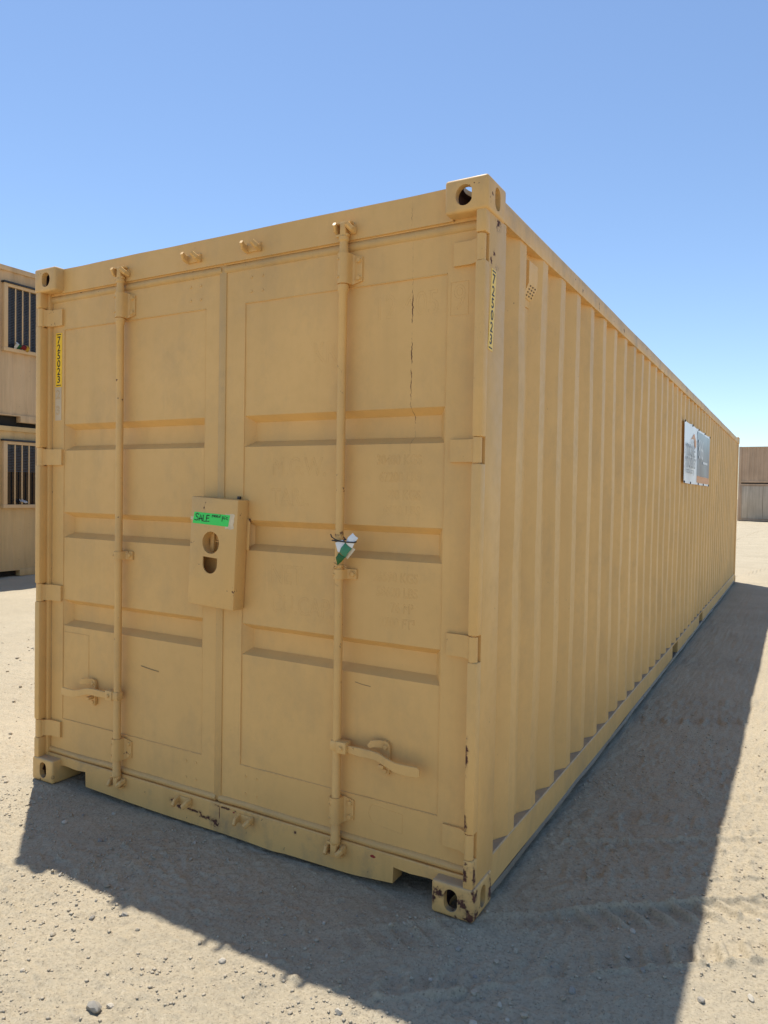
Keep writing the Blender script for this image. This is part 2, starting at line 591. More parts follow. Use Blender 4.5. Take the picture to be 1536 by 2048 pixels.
def ground_h(x, y):
    near = np.exp(-np.maximum(0, np.hypot(x - 2, y) - 5) / 6.0)
    wx, wy = x + 0.05 * gn(x * 4, y * 4, 31), y + 0.05 * gn(x * 4, y * 4, 32)
    h = 0.014 * gn(x * 0.8, y * 0.8, 1) + 0.008 * gn(x * 2.1, y * 2.1, 2) + 0.006 * gn(wx * 6, wy * 6, 3)
    rgh = 0.55 + 0.9 * np.clip(gn(x * 1.1, y * 1.1, 21) + 0.35, 0, 1)
    h += near * rgh * (0.0062 * gn(wx * 14, wy * 14, 4) + 0.0055 * gn(wx * 31, wy * 31, 5) + 0.0040 * gn(x * 58, y * 58, 6))
    cl = gn(wx * 24, wy * 24, 8)
    h += near * 0.022 * np.clip(cl - 0.40, 0, 1) * (0.4 + np.clip(gn(x * 1.7, y * 1.7, 9) + 0.4, 0, 1))
    h += (1 - near) * 0.05 * gn(x * 0.25, y * 0.25, 10)
    for k, (x0, y0, x1, y1, hw, per, dep, st) in enumerate(TRACKS):
        dx, dy = x1 - x0, y1 - y0
        ln = math.hypot(dx, dy)
        s = ((x - x0) * dx + (y - y0) * dy) / ln
        c = ((y - y0) * dx - (x - x0) * dy) / ln + 0.05 * gn(s * 0.7, s * 0 + k, 40 + k) + 0.008 * gn(s * 9, s * 0 + k, 80 + k)
        ends = np.clip(s / 0.5, 0, 1) * np.clip((ln - s) / 0.5, 0, 1)
        fade = ends * np.clip(0.80 + 0.8 * gn(x * 1.3 + k * 9.1, y * 1.3, 60), 0.2, 1)
        ins = 1 / (1 + np.exp(np.clip((np.abs(c) - hw) / 0.0045, -40, 40)))
        ridge = np.exp(-((np.abs(c) - hw - 0.014) / 0.011) ** 2)
        lug = np.sin((s + np.abs(c) * 0.35) * 2 * np.pi / per)
        lug = np.tanh((lug - 0.45) * 4.5) * 0.6 + 0.2
        side = np.clip((np.abs(c) / hw - 0.30) * 5, 0, 1)
        h += fade * dep * (-0.45 * ins + 0.65 * ridge * (0.7 + 0.5 * lug) + 0.42 * st * ins * side * lug)
    # packed slightly below the container, heaped a little against its four corners
    edge = np.maximum(np.maximum(-x, x - W), np.maximum(-y, y - L))
    h *= 0.45 + 0.55 * np.clip(edge / 0.25, 0, 1)
    h -= 0.013
    for cx, cy in CASTS:
        h += 0.016 * np.exp(-(((x - cx) / 0.16) ** 2 + ((y - cy) / 0.16) ** 2) ** 1.5)
    ins = (x > 0.0) & (x < W) & (y > 0.0) & (y < L)
    h = np.where(ins, np.minimum(h, -0.002), h)
    return h


def axis(lo, a, b, hi, step, grow):
    mid = list(np.arange(a, b, step))
    up, s = [b], step
    while up[-1] < hi:
        s *= grow
        up.append(up[-1] + s)
    dn, s = [a], step
    while dn[-1] > lo:
        s *= grow
        dn.append(dn[-1] - s)
    return np.array(dn[:0:-1] + mid + up)


gx = axis(-900, 0.2, 3.75, 900, 0.0075, 1.028)
gy = axis(-900, -1.25, 1.1, 1400, 0.0075, 1.022)
GX, GY = np.meshgrid(gx, gy, indexing='ij')
GZ = ground_h(GX, GY)
nx, ny = GX.shape
me = bpy.data.meshes.new('ground')
me.vertices.add(nx * ny)
me.vertices.foreach_set('co', np.stack([GX, GY, GZ], -1).astype(np.float32).ravel())
idx = np.arange(nx * ny).reshape(nx, ny)
quads = np.stack([idx[:-1, :-1], idx[1:, :-1], idx[1:, 1:], idx[:-1, 1:]], -1).reshape(-1, 4)
me.loops.add(quads.size)
me.loops.foreach_set('vertex_index', quads.ravel().astype(np.int32))
me.polygons.add(len(quads))
me.polygons.foreach_set('loop_start', (np.arange(len(quads)) * 4).astype(np.int32))
me.update(calc_edges=True)
me.shade_smooth()
n = N('dry_sandy_dirt')
f1, f2, f3 = n.noise(1.1, 6, 0.6), n.noise(9, 6, 0.65), n.noise(95, 5, 0.7)
c = n.mix(n.ramp(f1, 0.3, 0.7), (0.39, 0.328, 0.228), (0.50, 0.422, 0.295))
c = n.mix(n.ramp(f2, 0.35, 0.72, 0, 0.55), c, (0.51, 0.425, 0.285))
c = n.mix(n.ramp(f3, 0.50, 0.66, 0, 0.75), c, (0.25, 0.205, 0.14))
c = n.mix(n.ramp(n.noise(62, 4, 0.6, n.mapping(loc=(1, 6, 3))), 0.56, 0.70, 0, 0.6), c, (0.56, 0.48, 0.34))
c = n.mix(n.ramp(n.noise(190, 3, 0.7), 0.57, 0.66, 0, 0.7), c, (0.64, 0.55, 0.40))
c = n.mix(n.ramp(n.noise(160, 3, 0.6, n.mapping(loc=(4, 8, 2))), 0.61, 0.68, 0, 0.8), c, (0.13, 0.105, 0.075))
nb = n.bump(n.noise(48, 8, 0.75), 0.65, 0.018)
nb = n.bump(n.noise(190, 5, 0.8), 0.5, 0.005, nb)
ground_mat = n.done(c, 0.95, nb, 0, 0.15)
me.materials.append(ground_mat)
ground = bpy.data.objects.new('ground', me)
COL.objects.link(ground)
tag(ground, 'dry pale sandy dirt yard with wheel tracks and small stones', 'ground', kind='structure')


# ------------------------------------------------------------------ the tan shipping container
SC = thing('shipping_container', 'long tan shipping container seen from its closed double doors with a lock box', 'container')


def wob(p, s, a, o=0.0):
    return a * mnoise.noise(Vector((p[0] * s + o, p[1] * s + o * 2, p[2] * s - o)))


# corner castings (built once, mirrored copies)
def stadium(cx, cz, w, h, n=10):
    r = w / 2
    pts = []
    for i in range(n + 1):
        t = math.pi * i / n
        pts.append((cx + r * math.cos(t), cz + h / 2 - r + r * math.sin(t)))
    for i in range(n + 1):
        t = math.pi + math.pi * i / n
        pts.append((cx + r * math.cos(t), cz - h / 2 + r + r * math.sin(t)))
    return pts


def casting_mesh(top, name, mat):
    """casting of the right front corner in world coordinates; hole shapes in front, outer side and top/bottom"""
    z0 = H - 0.118 if top else 0.0
    b = BM()
    box(b, W - 0.162, W, 0, 0.178, z0, z0 + 0.118, 0.011, 3)
    cut = []
    c_ = BM(); box(c_, W - 0.162 + 0.020, W - 0.028, 0.026, 0.150, z0 + 0.018, z0 + 0.100, 0.008, 2); cut.append(c_)
    c_ = BM()
    if top:
        pts = [(W - 0.088 + 0.033 * math.cos(t), z0 + 0.058 + 0.036 * math.sin(t)) for t in [2 * math.pi * i / 22 for i in range(22)]]
        pts = [(x if x < W - 0.088 + 0.028 else W - 0.088 + 0.028, z) for x, z in pts]
    else:
        pts = stadium(W - 0.086, 0.060, 0.052, 0.080)
    prism(c_, pts, 'y', -0.02, 0.06); cut.append(c_)
    c_ = BM(); prism(c_, stadium(0.092, z0 + 0.058, 0.050, 0.080), 'x', W - 0.06, W + 0.02); cut.append(c_)
    c_ = BM()
    za, zb = (z0 + 0.07, z0 + 0.14) if top else (z0 - 0.02, z0 + 0.05)
    prism(c_, [(W - 0.088 + 0.033 * math.cos(2 * math.pi * i / 20), 0.090 + 0.058 * math.sin(2 * math.pi * i / 20)) for i in range(20)], 'z', za, zb); cut.append(c_)
    me = boolean(b, cut)
    me.name = name
    me.materials.clear()
    me.materials.append(M[mat])
    me.materials.append(M['bare'])      # unpainted rust inside, coloured darker to deepen the hollow
    for p in me.polygons:
        q = p.center
        p.material_index = 1 if (W - 0.143 < q.x < W - 0.027 and 0.025 < q.y < 0.151 and z0 + 0.017 < q.z < z0 + 0.101) else 0
    me.shade_smooth()
    me.set_sharp_from_angle(angle=rad(40))
    return me


cm_top = casting_mesh(True, 'corner_casting', 'cast')
cm_bot = casting_mesh(False, 'corner_casting', 'castrust')
cm_bot2 = cm_bot.copy()
cm_bot2.materials[0] = M['cast']
for sx in (1, -1):
    for sy in (1, -1):
        for me_ in (cm_top, cm_bot):
            m_ = cm_bot2 if (me_ is cm_bot and not (sx == 1 and sy == 1)) else me_
            o = bpy.data.objects.new('corner_casting', m_)
            COL.objects.link(o)
            o.parent = SC
            o.scale = (sx, sy, 1)
            o.location = (0 if sx == 1 else W, 0 if sy == 1 else L, 0)
            if me_ is cm_bot and sx == 1 and sy == 1:
                o['label'] = 'chipped rusty bottom corner casting nearest the viewer'

HZ = [(0.222, 0.302), (0.920, 1.000), (1.612, 1.692), (2.310, 2.392)]


def mx(x, s):
    return x if s > 0 else W - x


def xbox(bm, x0, x1, y0, y1, z0, z1, s, bev=0.0):
    a, b = sorted((mx(x0, s), mx(x1, s)))
    box(bm, a, b, y0, y1, z0, z1, bev)


for s in (1, -1):
    b = BM()
    # main tube of the post, then its front lip broken at the hinges
    xbox(b, 2.379, 2.431, 0.046, 0.206, 0.112, H - 0.112, s, 0.006)
    zz = [0.112] + [v for h_ in HZ for v in (h_[0] - 0.006, h_[1] + 0.006)] + [H - 0.112]
    for i in range(0, len(zz), 2):
        xbox(b, 2.394, 2.4315, 0.004, 0.050, zz[i], zz[i + 1], s, 0.007)
    for z0, z1 in HZ:   # thin web behind each hinge pin
        xbox(b, 2.398 if s > 0 else 2.412, 2.4300, 0.043 if s > 0 else 0.012, 0.052, z0 - 0.013, z1 + 0.013, s)
    # small dings
    for v in b.verts:
        v.co.x += wob(v.co, 3, 0.0015)
    obj('corner_post', b, 'post', SC)
    b = BM()
    xbox(b, 2.36, 2.431, L - 0.2, L - 0.006, 0.112, H - 0.112, s, 0.006)
    obj('corner_post', b, 'paint', SC)

# header over the doors
b = BM()
us = fill([0.150, W - 0.150], 0.05)
prof = [(0.14, 2.462), (0.050, 2.468), (0.050, 2.586), (0.058, 2.588), (0.14, 2.584)]
rows = []
for u in us:
    rows.append([b.verts.new((u, y + wob((u, 0, z), 2.2, 0.0022) * (y < 0.1), z + wob((u, 0, 0), 5, 0.0018) * (z > 2.5))) for y, z in prof])
for r0, r1 in zip(rows, rows[1:]):
    for i in range(len(prof)):
        j = (i + 1) % len(prof)
        b.faces.new((r0[i], r1[i], r1[j], r0[j]))
box(b, 0.05, W - 0.05, 0.06, 0.13, 2.462, 2.475)
obj('door_header', b, 'header', SC)

# sill with the two cut-outs beside the castings
SILLB = [(0.348, 0.014), (0.8, 0.003), (1.23, 0.003), (1.42, 0.003), (1.53, 0.002), (1.585, 0.006), (1.9, 0.007), (2.09, 0.024)]


def sill_bottom(x):
    if x < 0.3479 or x > 2.0901:
        return 0.084 + 0.003 * math.sin(x * 40)
    for (x0, z0), (x1, z1) in zip(SILLB, SILLB[1:]):
        if x <= x1 + 1e-6:
            return z0 + (z1 - z0) * (x - x0) / (x1 - x0)
    return 0.024


b = BM()
us = fill([0.046, 0.162, 0.346, 0.3485, 1.42, 1.53, 1.585, 2.0895, 2.092, 2.276, 2.392], 0.045)
rows = []
for u in us:
    zb = sill_bottom(u)
    bow = wob((u, 0, 1), 2.6, 0.003) + 0.004 * math.exp(-((u - 1.5) / 0.16) ** 2) * -1
    r = []
    for k in range(6):
        t = k / 5
        z = zb + (0.127 - zb) * t
        r.append(b.verts.new((u, 0.050 + (bow * (1 - t) + wob((u, 0, z), 7, 0.002)), z)))
    r.append(b.verts.new((u, 0.054, 0.131)))
    r.append(b.verts.new((u, 0.125, 0.131)))
    r.append(b.verts.new((u, 0.125, zb)))
    rows.append(r)
for r0, r1 in zip(rows, rows[1:]):
    for i in range(9):
        j = (i + 1) % 9
        b.faces.new((r0[i], r1[i], r1[j], r0[j]))
b.faces.new(rows[0])
b.faces.new(rows[-1][::-1])
obj('door_sill', b, 'sill', SC)

# doors
RZ = [(0.797, 0.930), (1.244, 1.373), (1.683, 1.815)]


def door(s, x0, x1, px0, px1):
    bx, bz, dep = 0.032, 0.026, 0.040
    zb0, zb1 = 0.320, 2.288
    xs = fill(sorted([x0, px0 - 0.003, px0, px0 + bx, px1 - bx, px1, px1 + 0.003, x1]), 0.07)
    zs = [0.158, zb0 - 0.003, zb0]
    for a, c_ in RZ:
        zs += [a, a + bz, c_ - bz, c_]
    zs += [zb1, zb1 + 0.003, 2.436]
    zs = fill(zs, 0.08)
    b = BM()

    def fn(x, z):
        y = 0.0640
        inp = px0 - 1e-6 <= x <= px1 + 1e-6 and zb0 - 1e-6 <= z <= zb1 + 1e-6
        if inp:
            y = 0.0675
            t = 0
            for a, c_ in RZ:
                t = max(t, min((x - px0) / bx, (px1 - x) / bx, (z - a) / bz, (c_ - z) / bz, 1.0))
            y += dep * max(0, t) + wob((x, 0, z), 2.4, 0.0022, s) + wob((x, 0, z), 6.5, 0.0009, s)
        return (x, y, z)
    g = sheet(b, xs, zs, fn)
    # sharpen mitres: split quads along their steeper diagonal
    for f in list(b.faces):
        v = f.verts[:]
        ys = [q.co.y for q in v]
        if abs((ys[0] + ys[2]) - (ys[1] + ys[3])) > 0.01:
            pair = (v[0], v[2]) if abs(ys[0] - ys[2]) > abs(ys[1] - ys[3]) else (v[1], v[3])
            bmesh.utils.face_split(f, pair[0], pair[1])
    # return edges
    per = [g[0][j] for j in range(len(zs))] + [g[i][-1] for i in range(1, len(xs))] + [g[-1][j] for j in range(len(zs) - 2, -1, -1)] + [g[i][0] for i in range(len(xs) - 2, 0, -1)]
    back = [b.verts.new((v.co.x, 0.115, v.co.z)) for v in per]
    for i in range(len(per)):
        j = (i + 1) % len(per)
        b.faces.new((per[i], per[j], back[j], back[i]))
    b.faces.new(back)
    d = obj('door', b, 'door', SC, 25)
    d['label'] = 'left door leaf with faint rubbed paint' if s < 0 else 'right door leaf with ghost lettering under the paint'
    # weld beads round the recessed panel sheet
    b = BM()

    def bead(p, q):
        nseg = max(2, int((Vector(q) - Vector(p)).length / 0.035))
        path = [Vector(p).lerp(Vector(q), i / nseg) + Vector((0, 0, 0)) for i in range(nseg + 1)]
        tube(b, [v + Vector((wob(v, 40, 0.0012), 0, wob(v, 40, 0.0012, 3))) for v in path], [0.0016 + abs(wob(v, 60, 0.0018)) for v in path], 6)
    for z in (zb0 - 0.002, zb1 + 0.002):
        bead((px0, 0.0645, z), (px1, 0.0645, z))
    for x in (px0 - 0.002, px1 + 0.002):
        bead((x, 0.0650, zb0), (x, 0.0650, zb1))
    obj('weld_bead', b, 'door', d)
    # rivets low and high near the meeting edge
    b = BM()
    xe = px1 - 0.09 if s < 0 else px0 + 0.03
    for z in (0.20, 0.275, 2.335, 2.395):
        for k in (0, 0.06):
            cyl(b, (xe + k, 0.066, z), (xe + k, 0.0615, z), 0.007, 0.005, 10)
    obj('rivet', b, 'door', d)
    return d


DL = door(-1, 0.064, 1.199, 0.152, 1.101)
DR = door(1, 1.209, 2.376, 1.327, 2.262)


def seal(p, q, w, dep, ycen, name='gasket', par=SC, sag=0.0015):
    """half-round rubber seal along x or z, w wide, standing dep proud of ycen"""
    p, q = Vector(p), Vector(q)
    nseg = max(3, int((q - p).length / 0.05))
    d = (q - p).normalized()
    wv = Vector((0, 0, 1)) if abs(d.x) > 0.5 else Vector((1, 0, 0))
    b = BM()
    rows = []
    for i in range(nseg + 1):
        c_ = p.lerp(q, i / nseg)
        r = []
        for k in range(9):
            t = math.pi * k / 8
            r.append(b.verts.new(c_ + wv * (math.cos(t) * w / 2 * (1 + wob(c_, 9, 0.05)) + wob(c_, 4, sag)) + Vector((0, -math.sin(t) * dep * (1 + wob(c_, 7, 0.18)) + 0, 0))))
        rows.append(r)
    for r0, r1 in zip(rows, rows[1:]):
        for k in range(8):
            b.faces.new((r0[k], r0[k + 1], r1[k + 1], r1[k]))
    b.faces.new(rows[0]); b.faces.new(rows[-1][::-1])
    return obj(name, b, 'gasket', par, 50)


for dd, xa, xb in ((DL, 0.050, 1.196), (DR, 1.214, 2.388)):
    seal((xa, 0.074, 2.4455), (xb, 0.074, 2.4455), 0.041, 0.020, 0, par=dd)
    seal((xa, 0.072, 0.1475), (xb, 0.072, 0.1475), 0.034, 0.020, 0, par=dd, sag=0.004)
seal((0.049, 0.078, 0.165), (0.049, 0.078, 2.43), 0.028, 0.020, 0, par=DL)
seal((2.389, 0.078, 0.165), (2.389, 0.078, 2.43), 0.028, 0.020, 0, par=DR)
b = BM()
box(b, 1.184, 1.2235, 0.0590, 0.075, 0.140, 2.464, 0.003)
for v in b.verts:
    v.co.x += wob((0, 0, v.co.z), 3, 0.002)
obj('gasket', b, 'gasket', DL)

# hinges
for s in (1, -1):
    for k, (z0, z1) in enumerate(HZ):
        b = BM()
        dz = random.uniform(-0.003, 0.003)
        pl = [(2.291, 0.064), (2.291, 0.052), (2.36, 0.050), (2.385, 0.036), (2.398, 0.012), (2.408, 0.010), (2.412, 0.026), (2.398, 0.046), (2.378, 0.062), (2.36, 0.066)]
        pl = [(mx(x, s), y) for x, y in pl]
        prism(b, pl, 'z', z0 + dz, z1 + dz)
        cyl(b, (mx(2.409, s), 0.022, z0 - 0.004 + dz), (mx(2.409, s), 0.022, z1 + 0.004 + dz), 0.0165, n=18)
        bmesh.ops.bevel(b, geom=[e for e in b.edges if e.calc_face_angle(0) > 1.0], offset=0.0016, segments=1, affect='EDGES')
        h_ = obj('hinge', b, 'hard', DR if s > 0 else DL)
        b = BM()
        cyl(b, (mx(2.409, s), 0.022, z1 + 0.004 + dz), (mx(2.409, s), 0.022, z1 + 0.010 + dz), 0.011, 0.009, n=12)
        cyl(b, (mx(2.409, s), 0.022, z0 - 0.010 + dz), (mx(2.409, s), 0.022, z0 - 0.004 + dz), 0.010, 0.011, n=12)
        obj('hinge_pin', b, 'hard', DR if s > 0 else DL)


# locking bars
def bolt(b, x, y, z, r=0.009, h=0.006):
    cyl(b, (x, y, z), (x, y - 0.0015, z), r * 1.25, n=12)
    cyl(b, (x, y - 0.001, z), (x, y - h, z), r, r * 0.8, n=10)


def keeper(b, x, zc, flip, full=True):
    """welded keeper on header or sill: base plate with two lugs"""
    f = -1 if flip else 1
    y = 0.050
    box(b, x - 0.040, x + 0.040, y - 0.008, y + 0.002, zc - 0.018, zc + 0.018, 0.004)
    # left lug: upright ear
    sweep(b, [(x - 0.033, y - 0.004, zc - f * 0.004), (x - 0.034, y - 0.030, zc + f * 0.002), (x - 0.030, y - 0.046, zc + f * 0.016)], [0.034, 0.030, 0.018], [0.013, 0.013, 0.012])
    # right lug: hook turned inward
    sweep(b, [(x + 0.036, y - 0.004, zc - f * 0.010), (x + 0.034, y - 0.028, zc - f * 0.004), (x + 0.022, y - 0.042, zc + f * 0.012)], [0.022, 0.022, 0.020], [0.016, 0.018, 0.018])


def locking_bar(x, s, label):
    yb = 0.030
    b = BM()
    lathe(b, (x, yb), [(0.118, 0.013), (0.130, 0.021), (0.142, 0.021), (0.150, 0.0185), (0.192, 0.0185), (0.196, 0.0172), (0.62, 0.0172), (1.9, 0.0172),
                       (2.262, 0.0172), (2.268, 0.0205), (2.292, 0.0215), (2.296, 0.0185), (2.425, 0.0185), (2.445, 0.0165), (2.456, 0.0165), (2.462, 0.0205), (2.474, 0.0205), (2.482, 0.013)], 20)
    for v in b.verts:
        v.co.x += 0.0022 * math.sin(v.co.z * 1.9 + s)
    bar = obj('locking_bar', b, 'hard', SC)
    bar['label'] = label
    for zc, flip in ((2.506, False), (0.098, True)):
        f = -1 if flip else 1
        b = BM()
        # T-shaped cam head
        box(b, x - 0.014, x + 0.014, yb - 0.014, yb + 0.012, min(zc - f * 0.034, zc + f * 0.024), max(zc - f * 0.034, zc + f * 0.024), 0.005)
        box(b, x - 0.036, x + 0.034, yb - 0.012, yb + 0.014, min(zc + f * 0.016, zc + f * 0.026), max(zc + f * 0.016, zc + f * 0.026), 0.003)
        box(b, x - 0.034, x + 0.020, yb - 0.010, yb + 0.010, min(zc - f * 0.030, zc - f * 0.019), max(zc - f * 0.030, zc - f * 0.019), 0.003)
        obj('cam', b, 'hard', bar)
        b = BM()
        keeper(b, x, zc, flip)
        obj('keeper', b, 'hard', SC)
    for z0, z1 in ((2.296, 2.412), (0.206, 0.308)):
        b = BM()
        # saddle: wraps the bar, flange bolted to the door on its right
        pts = []
        for i in range(13):
            t = rad(200) - rad(225) * i / 12
            pts.append((x + 0.0245 * math.cos(t + math.pi * 0), yb - 0.0245 * math.sin(t)))
        pts = [(x - 0.0245, 0.0655)] + [(x - 0.0245 * math.cos(math.pi * i / 10), yb - 0.0245 * math.sin(math.pi * i / 10)) for i in range(11)] + [(x + 0.027, 0.050), (x + 0.034, 0.0565), (x + 0.066, 0.0575), (x + 0.066, 0.0655)]
        prism(b, pts, 'z', z0, z1)
        for v in b.verts:   # cut the flange corners back
            if v.co.x > x + 0.05:
                v.co.z += 0.012 if v.co.z < (z0 + z1) / 2 else -0.012
            elif v.co.x > x + 0.03:
                v.co.z += 0.004 if v.co.z < (z0 + z1) / 2 else -0.004
        bmesh.ops.bevel(b, geom=[e for e in b.edges if e.calc_face_angle(0) > 1.0], offset=0.0015, segments=1, affect='EDGES')
        br = obj('bar_bracket', b, 'hard', bar)
        b = BM()
        for z in (z0 + 0.024, z1 - 0.024):
            bolt(b, x + 0.051, 0.0575, z, 0.0105, 0.008)
            cyl(b, (x - 0.011, yb - 0.021, z), (x - 0.0135, yb - 0.0265, z), 0.005, 0.0035, 10)
        obj('bracket_bolt', b, 'hard', bar)
    b = BM()
    z0, z1 = 1.162, 1.200
    pts = [(x - 0.0225, 0.0655)] + [(x - 0.0225 * math.cos(math.pi * i / 10), yb - 0.0225 * math.sin(math.pi * i / 10)) for i in range(11)] + [(x + 0.026, 0.050), (x + 0.034, 0.0575), (x + 0.062, 0.0580), (x + 0.062, 0.0655)]
    prism(b, pts, 'z', z0, z1)
    bmesh.ops.bevel(b, geom=[e for e in b.edges if e.calc_face_angle(0) > 1.0], offset=0.0015, segments=1, affect='EDGES')
    bolt(b, x + 0.047, 0.0580, 1.181, 0.0105, 0.009)
    cyl(b, (x - 0.010, yb - 0.0195, 1.181), (x - 0.0125, yb - 0.0245, 1.181), 0.0045, 0.0032, 10)
    obj('bar_bracket', b, 'hard', bar)
    # clevis + swinging handle + catch
    zc = 0.494
    d = 1 if s > 0 else -1
    b = BM()
    box(b, min(x + d * 0.012, x + d * 0.058), max(x + d * 0.012, x + d * 0.058), yb - 0.026, yb + 0.016, zc - 0.004, zc + 0.042, 0.004)
    box(b, x - 0.020, x + 0.020, yb - 0.021, yb + 0.020, zc - 0.002, zc + 0.040, 0.008)
    bolt(b, x + d * 0.036, yb - 0.026, zc + 0.018, 0.009, 0.007)
    obj('handle_clevis', b, 'hard', bar)
    b = BM()
    X = lambda a: x + d * a
    sweep(b, [(X(0.045), yb - 0.004, zc + 0.016), (X(0.075), yb - 0.008, zc + 0.014), (X(0.115), yb - 0.012, zc + 0.014), (X(0.155), yb - 0.014, zc + 0.016), (X(0.195), yb - 0.016, zc + 0.014), (X(0.235), yb - 0.020, zc + 0.002),
              (X(0.275), yb - 0.024, zc - 0.008), (X(0.32), yb - 0.025, zc - 0.010), (X(0.368), yb - 0.024, zc - 0.008), (X(0.376), yb - 0.023, zc - 0.008)],
          [0.026, 0.030, 0.034, 0.032, 0.032, 0.032, 0.036, 0.040, 0.038, 0.024], [0.012, 0.011, 0.010, 0.010, 0.010, 0.010, 0.009, 0.009, 0.009, 0.006])
    obj('door_handle', b, 'hard', bar)
    b = BM()
    xc = X(0.205)
    zh, zc = zc, zc - 0.020
    pts = stadium(xc, zc + 0.018, 0.042, 0.132)
    prism(b, pts, 'y', 0.066, 0.052)
    box(b, xc - 0.012, xc + 0.012, 0.020, 0.056, zc - 0.012, zc + 0.002, 0.003)
    sweep(b, [(xc - 0.002, 0.056, zc + 0.070), (xc - 0.020, 0.040, zc + 0.074), (xc - 0.044, 0.030, zc + 0.072), (xc - 0.056, 0.026, zc + 0.060)], [0.030, 0.030, 0.028, 0.016], [0.007, 0.007, 0.007, 0.006])
    bolt(b, xc + 0.003, 0.0525, zc + 0.062, 0.0105, 0.007)
    bolt(b, xc + 0.003, 0.0525, zc - 0.029, 0.0105, 0.007)
    bmesh.ops.recalc_face_normals(b, faces=b.faces[:])
    obj('handle_catch', b, 'hard', DR if s > 0 else DL)
    return bar


BR = locking_bar(1.841, 1, 'locking bar of the right door with its handle swung to the right')
BLb = locking_bar(0.597, -1, 'locking bar of the left door with its handle swung to the left')
for x, zc, fl in ((1.045, 2.512, False), (1.380, 2.510, False), (1.022, 0.098, True), (1.377, 0.098, True)):
    b = BM()
    keeper(b, x, zc, fl)
    obj('keeper', b, 'hard', SC)

# lock box: leaning slightly, with a round hole and a U-shaped hole
LB = Matrix.Translation((1.216, 0, 1.2305)) @ Matrix.Rotation(rad(2.6), 4, 'Y')
b = BM()
box(b, -0.131, 0.131, -0.004, 0.067, -0.2335, 0.2335, 0.006, 2)
cut = []
c_ = BM(); box(c_, -0.125, 0.125, 0.002, 0.12, -0.30, 0.2275); cut.append(c_)
c_ = BM(); cyl(c_, (-0.010, -0.05, 0.042), (-0.010, 0.015, 0.042), 0.0475, n=36); cut.append(c_)
pts = [(-0.051, -0.020), (0.031, -0.022)] + [(-0.010 + 0.041 * math.cos(t), -0.050 + 0.041 * math.sin(t)) for t in [-math.pi * i / 14 for i in range(15)]]
c_ = BM(); prism(c_, pts, 'y', -0.05, 0.015); cut.append(c_)
me = boolean(b, cut)
me.materials.clear()
me.transform(LB)
box_o = finish('lock_box', me, 'hard', SC, 40)
box_o['label'] = 'welded lock box with a round hole and a U-shaped hole'
b = BM()     # inside: tube sleeve and hasp
n_ = 30
ra = [[b.verts.new((-0.010 + r * math.cos(2 * math.pi * i / n_), y, 0.042 + r * math.sin(2 * math.pi * i / n_))) for i in range(n_)] for r, y in ((0.0505, 0.001), (0.0505, 0.040), (0.047, 0.040), (0.047, 0.001))]
for a_, c_ in zip(ra, ra[1:]):
    for i in range(n_):
        b.faces.new((a_[i], a_[(i + 1) % n_], c_[(i + 1) % n_], c_[i]))
b.transform(LB)
obj('lock_sleeve', b, 'hard', box_o)
b = BM()
box(b, -0.052, -0.030, 0.036, 0.062, 0.0, 0.09, 0.003)
box(b, -0.050, 0.020, 0.046, 0.056, 0.040, 0.046, 0.001)
cyl(b, (-0.02, 0.052, 0.062), (-0.02, 0.062, 0.062), 0.016, n=18)
b.transform(LB)
obj('lock_staple', b, 'hard', box_o)
b = BM()
box(b, 0.078, 0.090, 0.050, 0.062, 0.2335, 0.246, 0.001)
b.transform(LB)
obj('lock_pin', b, 'bolt_dark', box_o)
b = BM()     # side tab toward the right door
box(b, 0.1305, 0.146, 0.058, 0.066, 0.02, 0.155, 0.003)
box(b, -0.148, -0.1305, 0.052, 0.066, 0.06, 0.20, 0.002)
b.transform(LB)
obj('weld_tab', b, 'hard', box_o)

# green sale tape with marker writing
ST = Matrix.Translation((1.2095, -0.0046, 1.3735)) @ Matrix.Rotation(rad(2.9), 4, 'Y')
b = BM()
us = fill([-0.101, 0.101], 0.012)
sheet(b, us, [-0.0245, -0.008, 0.008, 0.0245], lambda u, v: (u + 0.004 * v / 0.0245, -0.0004 - abs(wob((u, v, 0), 30, 0.0007)), v))
b.transform(ST)
sale = obj('sale_label', b, 'green', box_o, 60)
sale['label'] = 'bright green tape label with handwritten sale note'
b = BM()
sheet(b, fill([0.080, 0.128], 0.008), fill([-0.034, 0.030], 0.01), lambda u, v: (u + wob((u, v, 0), 60, 0.010), -0.0000 - abs(wob((u, v, 0), 30, 0.0003)), v + wob((u, v, 2), 60, 0.008)))
sheet(b, fill([-0.118, -0.098], 0.006), fill([-0.010, 0.004], 0.006), lambda u, v: (u + wob((u, v, 0), 60, 0.006), 0, v + wob((u, v, 2), 60, 0.004)))
b.transform(ST)
obj('tape_residue', b, 'tape', box_o, 60)
